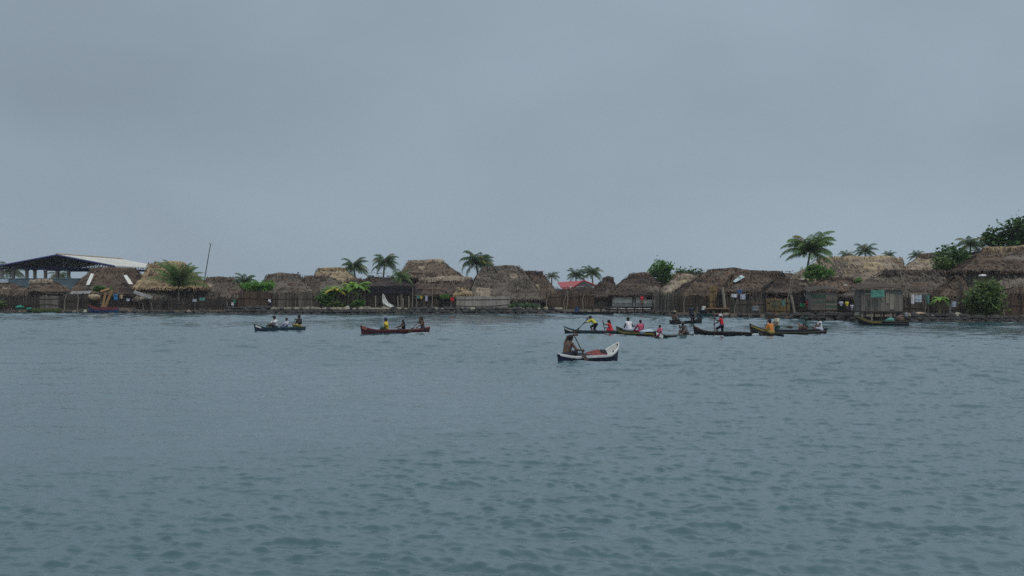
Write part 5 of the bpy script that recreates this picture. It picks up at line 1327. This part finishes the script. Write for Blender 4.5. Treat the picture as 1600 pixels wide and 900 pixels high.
c9 = boat('small black canoe carrying a hatted sitter and a standing dark figure', (1097, 126.5), (1046, 124), outer='hull_black', inner='hull_black', rail='hull_black', bow_rise=.42, stern_rise=.10, fb=.26, seats=(-.6,), name='canoe')
person('person in a straw hat sitting at the end of the small black canoe', on(c9, 1053), c9.yaw, pz=.30, lean=.10, hl=(.35, .25, .40), hr=(.05, -.42, .30), shirt='cloth_brown', sleeve=.8, legs='cloth_black', hat=('hat', 'straw'), skin='skin_dark', grip={'r': (.6, -.2, .6)})
paddle('short paddle trailing behind the sitter in the straw hat', on(c9, 1053), c9.yaw, (.20, -.40, .45), (-.50, -.50, -.10))
person('dark figure in a black top and skirt standing in the small black canoe', on(c9, 1080), -PI / 2 + .5, pz=.86, lean=.02, s=1.02, hl=(.16, .18, 1.05), hr=(.18, -.14, 1.08), shirt='cloth_navy', sleeve=.4, legs='cloth_black', leg_frac=.74, skirt=True, skin='skin_dark', fl=(.02, .10, .15), fr=(-.02, -.10, .15), kl=(1, 0, 0), kr=(1, 0, 0))

cw = boat('navy canoe with white rim and tall white bow, nearest to the camera', (966, 62.0), (871, 59.3), outer='hull_navy', inner='hull_white', rail='hull_white', B=.92, bow_rise=.50, stern_rise=.15, fb=.30, bow_pow=2.0, full=2.8, seats=(), bow_paint=('hull_white', .10, .50), stripe='hull_white', stripe_h=(.03, .085))
man = person('bare-backed person paddling alone in the navy and white canoe', on(cw, 883.5), cw.yaw, pz=.33, s=1.07, lean=.40, hl=(.47, -.10, 1.20), hr=(.55, -.44, .56), shirt=None, legs='cloth_navy', leg_frac=.74, skin='skin', grip={'l': (.13, -.35, -.66), 'r': (.13, -.35, -.66)}, vox=.0125, headfwd=.35)
paddle('broad dark wooden paddle dipped beside the navy and white canoe', on(cw, 883.5), cw.yaw, (.40, -.05, 1.32), (.66, -.78, -.12), blade=.75, bw=.115, r=.021)
bundle('crumpled red cloth bundle lying in the navy and white canoe', on(cw, 930, .10, .04), (.46, .22, .22), 'hull_red', 8, amp=.6)
bundle('dark blue sheet bundle in front of the bare-backed paddler', on(cw, 908, .09, .02), (.62, .25, .20), 'cloth_navy', 9, amp=.6)
bundle('black bag wedged under the tall white bow', on(cw, 943, .10, .06), (.22, .18, .26), 'cloth_black', 10)
t = thing('rope', 'thin dark rope running from the white bow down into the canoe', 'rope', on(cw, 957, .42, -.06)); a_ = Vector(on(cw, 948, .12, 0)) - t.location
mb = MB(); mb.tube([(0, 0, 0), a_ * .5 - Vector((0, 0, .05)), a_], .012, 5); mb.build('strand', 'wood_dark', t)
mb = MB(); mb.lathe([(.02, -.03), (.04, -.03), (.04, .03), (.02, .03), (.02, -.03)], (0, 0, 0), 8); mb.build('knot', 'wood_dark', t)

# -- moored and beached boats
boat('flat black dugout moored below the brown cane fence', (893, 169), (959, 168), outer='hull_black', inner='hull_wood', rail='hull_black', bow_rise=.02, stern_rise=.0, fb=.34, seats=(), name='dugout')
boat('long black boat with a white rim beached under the jetty', (945, 178.2), (1018, 177.4), outer='hull_black', inner='hull_white', rail='hull_white', bow_rise=.12, stern_rise=.0, fb=.58, seats=(0,), z=.12, stripe='hull_white', stripe_h=(.02, .14), B=.9, name='boat')
boat('teal green boat drawn up beside the tall cane fence', (1088, 156.2), (1112, 154), outer='hull_teal', inner='hull_black', rail='hull_green', bow_rise=.1, stern_rise=.05, fb=.34, seats=(), name='boat')
boat('dark dugout moored under the mossy cane screen', (1196, 146.2), (1240, 145.6), outer='hull_wood', inner='hull_black', rail='hull_wood', bow_rise=.1, stern_rise=.05, fb=.40, seats=(), name='dugout')
m5 = boat('moored black canoe with a mustard bow and an outboard motor', (1340, 122.5), (1421, 121), outer='hull_black', inner='hull_olive', rail='hull_olive', bow_rise=.46, stern_rise=.0, fb=.34, bow_paint=('hull_yellow', .15, .05), seats=(.3, -.3), B=.85, name='motor_canoe', bow_pow=1.6, stripe='hull_grey', stripe_h=(.17, .22))
mo = thing('outboard_motor', 'grey outboard motor tilted up at the stern of the mustard-bowed canoe', 'motor', on(m5, 1416, .33))
mb = MB(); mb.lump((0, 0, .52), (.17, .15, .27), 1, 3, 12, 0, .15); mb.build('cowling', 'engine_grey', mo, True)
mb = MB(); mb.tube([(0, 0, .4), (.12, 0, -.05), (.22, 0, -.35)], [.09, .06, .05], 8); mb.box((.24, 0, -.38), (.3, .05, .06)); mb.build('leg', 'hull_black', mo)
mb = MB(); mb.tube([(-.1, 0, .40), (-.5, .02, .46)], .022, 6); mb.build('tiller', 'hull_black', mo)
bundle('teal green tarp bundle in the mustard-bowed canoe', on(m5, 1391, .30), (.40, .30, .20), 'teal_sheet', 12)
bundle('dark red sack heap beside the outboard motor', on(m5, 1408, .30), (.42, .30, .36), 'cloth_brown', 13)
boat('blue and red wooden boat drawn up below the leaning golden frame', (138, 180.6), (186, 180.2), outer='hull_blue', inner='hull_wood', rail='hull_red', bow_rise=.5, stern_rise=.1, fb=.62, seats=(0,), z=.06, stripe='hull_red', stripe_h=(.03, .26), B=1.0, name='boat')
bw = boat('white canoe beached with its bow raised among the posts of the burnt hut', (596.5, 181.5), (616, 178.6), outer='hull_cream', inner='hull_white', rail='hull_white', bow_rise=.85, stern_rise=.05, fb=.32, seats=(), z=.80, B=.7, pitch=-.28, bow_pow=1.8)

# -- broken water at the bows
def foam(px0, px1, d0, d1, n, seed, h=.05):
    rnd = random.Random(seed); mb = MB()
    for _ in range(n):
        f = rnd.random(); d = d0 + (d1 - d0) * f + rnd.gauss(0, .18); px = px0 + (px1 - px0) * f + rnd.gauss(0, 1.0)
        s = rnd.uniform(.05, .17); mb.lump((X(px, d), d, .015), (s * 1.6, s, h * rnd.uniform(.5, 1.5)), 1, rnd.random() * 60, 7, 0, .5)
    o = mb.build('foam', 'foam', None, True); kind(o, 'stuff'); return o
simple('foam', (0.52, 0.58, 0.59), (0.28, 0.36, 0.38), 8, 0.6)
foam(1076, 1092, 94.2, 93.6, 45, 1, .05); foam(1092, 1130, 93.2, 92.8, 22, 2, .03); foam(1174, 1190, 96.2, 95.8, 36, 3, .05); foam(640, 668, 98.8, 99.6, 22, 4, .03); foam(962, 975, 95.8, 95.0, 14, 5, .03); foam(930, 955, 98.6, 98.2, 12, 6, .03)

# ------------------------------------------------------------------ people and clutter on the shore
def stand(label, px, yfeet, d, yaw, s, **kw):
    return person(label, (X(px, d), d, Z(yfeet, d)), yaw, pz=.80 * s, lean=kw.pop('lean', .03), s=s, fl=(.04, .09 * s, .06), fr=(-.03, -.09 * s, .06), kl=(1, 0, 0), kr=(1, 0, 0), vox=.022, **kw)
stand('person in a white top and dark trousers standing on the dark stone platform', 422, 481, 178.6, PI * .9, .80, shirt='cloth_white', legs='cloth_navy', leg_frac=.95, skin='skin_dark', lean=.3)
stand('person in red standing on the jetty before the white-walled hut', 1003, 479, 174.0, -PI / 2, .92, shirt='cloth_red', legs='cloth_brown', skin='skin', sleeve=.4)
stand('child in a pink shirt and yellow shorts on the plank deck', 1305, 489, 144.3, PI * .6, .80, shirt='cloth_magenta', legs='cloth_lemon', skin='skin')
stand('child in a white shirt and teal shorts on the plank deck', 1314, 489, 144.6, PI * .5, .88, shirt='cloth_bluewhite', legs='cloth_green', skin='skin_dark')
stand('child in a yellow shirt with dark shorts on the plank deck', 1323, 489, 144.2, -PI * .4, .86, shirt='cloth_lemon', legs='cloth_navy', skin='skin', male=False)
stand('smallest child, in a pale top, at the right end of the plank deck', 1331, 489, 144.4, -PI * .5, .62, shirt='cloth_lilac', legs='cloth_grey', skin='skin_dark')
stand('person in a red shirt standing at the left side of the plank shack', 1262, 489, 144.6, -PI * .6, .92, shirt='cloth_red', legs='cloth_brown', skin='skin')

def cloth(label, px0, px1, y0, y1, d, mat, name='hanging_cloth', seed=0, cat='laundry', pegs=True):
    x0, x1, z0, z1 = X(px0, d), X(px1, d), Z(y0, d), Z(y1, d)
    o_ = thing(name, label, cat, ((x0 + x1) / 2, d, z0)); w2 = (x1 - x0) / 2; h = z0 - z1
    mb = MB(); nx, nz = 12, 8; vs = []
    for s in (0, 1):
        for j in range(nz + 1):
            for i in range(nx + 1):
                u, v = i / nx, j / nz
                y = .05 * math.sin(u * 9 + seed) * (.3 + v) + .05 * mn.noise(Vector((u * 3, v * 3, seed))) + .012 * s
                vs.append((-w2 + 2 * w2 * u + .03 * mn.noise(Vector((v * 3, seed, 0))), y, -h * v - .05 * math.sin(u * PI) - .04 * mn.noise(Vector((u * 4, seed, 1))) * v))
    k = (nx + 1) * (nz + 1); fs = []
    for j in range(nz):
        for i in range(nx):
            q = (j * (nx + 1) + i, j * (nx + 1) + i + 1, (j + 1) * (nx + 1) + i + 1, (j + 1) * (nx + 1) + i); fs += [q, tuple(a + k for a in q[::-1])]
    mb.add(vs, fs); mb.build('fabric', mat, o_, True)
    if pegs:
        mb = MB()
        for u in (-.8, .8): mb.box((w2 * u, 0, .0), (.03, .05, .12))
        mb.build('pegs', 'wood_pale', o_)
    return o_
def line(label, px0, px1, y0, y1, d, sag=.08):
    a, b = Vector(pt(px0, y0, d)), Vector(pt(px1, y1, d)); t = thing('clothes_line', label, 'line', a)
    mb = MB(); pts = [(b - a) * (i / 8) - Vector((0, 0, sag * math.sin(PI * i / 8))) for i in range(9)]; mb.tube(pts, .014, 4); mb.build('cord', 'wood_pale', t)
    mb = MB()
    for p in (pts[0], pts[-1]): mb.lump(p, .035, 1, 2, 6)
    mb.build('knots', 'wood_dark', t)
line('clothes line strung before the drooping dark hut', 643, 676, 461, 461, 180.45)
cloth('pale mint cloth on the clothes line before the drooping hut', 650, 656, 461.5, 466, 180.4, 'cloth_teal', seed=1)
cloth('small yellowish cloth on the clothes line before the drooping hut', 656.5, 660, 462, 466.5, 180.4, 'cloth_lemon', seed=2)
cloth('long white towel on the clothes line before the drooping hut', 664.5, 668, 461.5, 470, 180.4, 'cloth_lilac', seed=3)
cloth('red cloth hanging in the doorway of the drooping hut', 704, 709, 464, 470, 182, 'cloth_red', seed=4)
line('clothes line across the uneven stick fence', 1141, 1172, 458.5, 458.5, 150.8)
cloth('white shirt hung at the left of the uneven stick fence', 1143, 1152, 459, 464, 150.7, 'cloth_white', seed=5)
cloth('dark blue cloth hung on the uneven stick fence', 1152.5, 1156, 459, 468, 150.7, 'cloth_navy', seed=6)
cloth('lilac white shirt hung in the middle of the uneven stick fence', 1156.5, 1165, 459, 467, 150.7, 'cloth_lilac', seed=7)
cloth('black cloth hung at the right of the uneven stick fence', 1165.5, 1169, 459, 469, 150.7, 'cloth_black', seed=8)
cloth('bright blue sheet hung below the icy tarp', 1152, 1159.5, 452.5, 458, 153.5, 'sheet_blue', seed=9)
cloth('faded red cloth draped on the uneven stick fence', 1176, 1184, 471, 477, 150.6, 'cloth_brown', seed=10)
cloth('khaki mat hung on the mossy cane screen', 1203, 1219, 469, 482, 149.6, 'hull_olive', seed=11, name='hanging_mat', cat='mat')
cloth('teal cloth hung at the right end of the mossy cane screen', 1221, 1227, 468, 477, 149.4, 'cloth_teal', seed=12)
cloth('black garment hung left of the plank shack', 1249.5, 1259, 463, 473, 144.2, 'cloth_black', seed=13)
cloth('emerald green cloth hung below the black garment', 1250, 1258, 473.5, 478.5, 144.1, 'cloth_emerald', seed=14)
cloth('mint green sheet hung on the front of the over-water closet', 1361, 1381.5, 453, 464, 132.9, 'teal_sheet', seed=15)
line('clothes line between the closet and the banana plant', 1420, 1456, 458, 458, 137.9)
cloth('large pale blue towel on the line right of the closet', 1430, 1440, 460, 471.5, 137.85, 'cloth_bluewhite', seed=16)
cloth('grey teal towel on the line beside the large pale blue one', 1440.8, 1447, 458.5, 468.5, 137.85, 'hull_grey', seed=17)
cloth('pale green cloth on the line nearest the banana plant', 1447.6, 1452.5, 460, 474.5, 137.85, 'cloth_teal', seed=18)
cloth('narrow white cloth slanting at the left end of the line', 1423.5, 1429, 459, 474, 137.85, 'cloth_white', seed=19)
cloth('pale grey sheet in the doorway of the small peaked hut', 1487, 1495, 470, 479, 139, 'cloth_bluewhite', seed=20)
cloth('green garment hung on the driftwood fence', 364.5, 368, 467, 473, 179.6, 'cloth_emerald', seed=21)
cloth('white garment on the driftwood fence below the green one', 361.5, 365, 472, 477, 179.6, 'cloth_white', seed=22)
cloth('mint sheet hung under the eave right of the drooping palm', 312, 320, 464.5, 469.5, 181, 'teal_sheet', seed=23)
cloth('white cloth hung right of the drooping palm', 301, 307, 467, 471, 181, 'cloth_lilac', seed=24)
cloth('pale orange cloth hung right of the blue barrel', 187, 192, 459.5, 466, 180.6, 'cloth_tan', seed=25)
cloth('small white cloth hung left of the sagging shack', 197, 203, 466, 470, 180.6, 'cloth_lilac', seed=26)

def barrel(label, px, ytop, d, r, h, mat, name='barrel', cat='barrel', zb=None):
    zt = Z(ytop, d); t = thing(name, label, cat, (X(px, d), d, zt - h))
    mb = MB(); mb.lathe([(0, 0), (r * .95, 0), (r, h * .05), (r * 1.03, h * .33), (r * .99, h * .35), (r * 1.03, h * .5), (r * .99, h * .66), (r * 1.03, h * .68), (r, h * .95), (r * .95, h), (r * .8, h), (r * .8, h * .97), (0, h * .97)]); mb.build('body', mat, t, True)
    mb = MB(); mb.lathe([(0, h), (r * .25, h), (r * .25, h + .04), (0, h + .04)], (r * .4, 0, 0), 8); mb.build('cap', 'hull_black', t); return t
barrel('bright blue barrel on the shelf behind the blue and red boat', 181, 459.5, 181.4, .28, .8, 'plastic_blue')
barrel('white bucket standing on the sea wall by the banana plants', 543, 478.2, 179.0, .20, .42, 'plastic_white', 'bucket', 'bucket')
barrel('yellowish white float lying left of the blue and red boat', 133, 483.8, 179.6, .20, .34, 'hull_cream', 'float', 'float')
barrel('white jerrycan with a pale lid above the teal green boat', 1099.5, 478.5, 156.5, .22, .5, 'plastic_white', 'container', 'container')
barrel('black drum under the white container by the cane fence', 1099, 484, 155.6, .40, .75, 'hull_black')
barrel('dark blue drum at the water below the brown cane fence', 901.5, 481, 174.6, .28, .55, 'hull_blue')
barrel('silvery round pot hanging on the uneven stick fence', 1180.5, 478.5, 150.2, .36, .5, 'steel_grey', 'pot', 'pot')
barrel('pale yellow bucket on the sea wall right of the huge grey hut', 853.5, 479, 178.4, .18, .42, 'cloth_khaki', 'bucket', 'bucket')
for (lab, px, y, d, r, mt, nm, ct) in [
    ('teal net heap on the bank at the left waterfront', 31, 480, 180.6, (.45, .3, .22), 'plastic_green', 'net_heap', 'net'),
    ('second flatter teal net heap beside the grassy bank', 46, 482.5, 180.4, (.40, .3, .15), 'plastic_green', 'net_heap', 'net'),
    ('sandy yellow heap on the sea wall below the towels', 1437, 492.5, 136.2, (.75, .5, .26), 'cloth_tan', 'sand_heap', 'heap'),
    ('orange and yellow heap of nets at the right edge of the shore', 1592, 498.5, 134.2, (.75, .5, .26), 'plastic_orange', 'net_heap', 'net'),
    ('turquoise bucket heap left of the orange nets', 1576, 501, 133.8, (.22, .2, .18), 'teal_sheet', 'bundle', 'bundle'),
    ('small white bag left of the turquoise heap', 1567, 502.2, 133.8, (.16, .15, .14), 'plastic_white', 'bag', 'bag'),
    ('white plastic sheet lying on the thatch above the leafy bush', 1535, 431, 144.6, (.42, .5, .14), 'plastic_white', 'plastic_sheet', 'sheet'),
    ('white rag lying on the roof of the small brown hut', 1321, 446, 152.2, (.2, .3, .10), 'plastic_white', 'rag', 'rag'),
    ('white cloth heap on the ridge right of the huge grey hut', 842, 424, 196.5, (.4, .4, .22), 'cloth_lilac', 'rag', 'rag'),
    ('pale yellow stone-like bundle on the wall below the huge grey hut', 812, 481.6, 178.4, (.3, .25, .16), 'cloth_tan', 'bundle', 'bundle'),
    ('heap of golden cut thatch beside the leaning golden frame', 147, 464.5, 182, (.9, .6, .4), 'straw', 'thatch_heap', 'heap')]:
    bundle(lab, (X(px, d), d, Z(y, d) - r[2] * .6), r, mt, px * .13, nm, ct, .55)
# black shade net over the open front of the burnt hut
NB = cloth('black shade net hung along the open front of the burnt hut', 574, 640, 447, 459, 182.6, 'net_black', 'shade_net', 31, 'net')
cloth('white tarpaulin corner at the far left edge', -6, 13, 435.5, 441, 187, 'cloth_bluewhite', 'tarpaulin', 32, 'tarp')
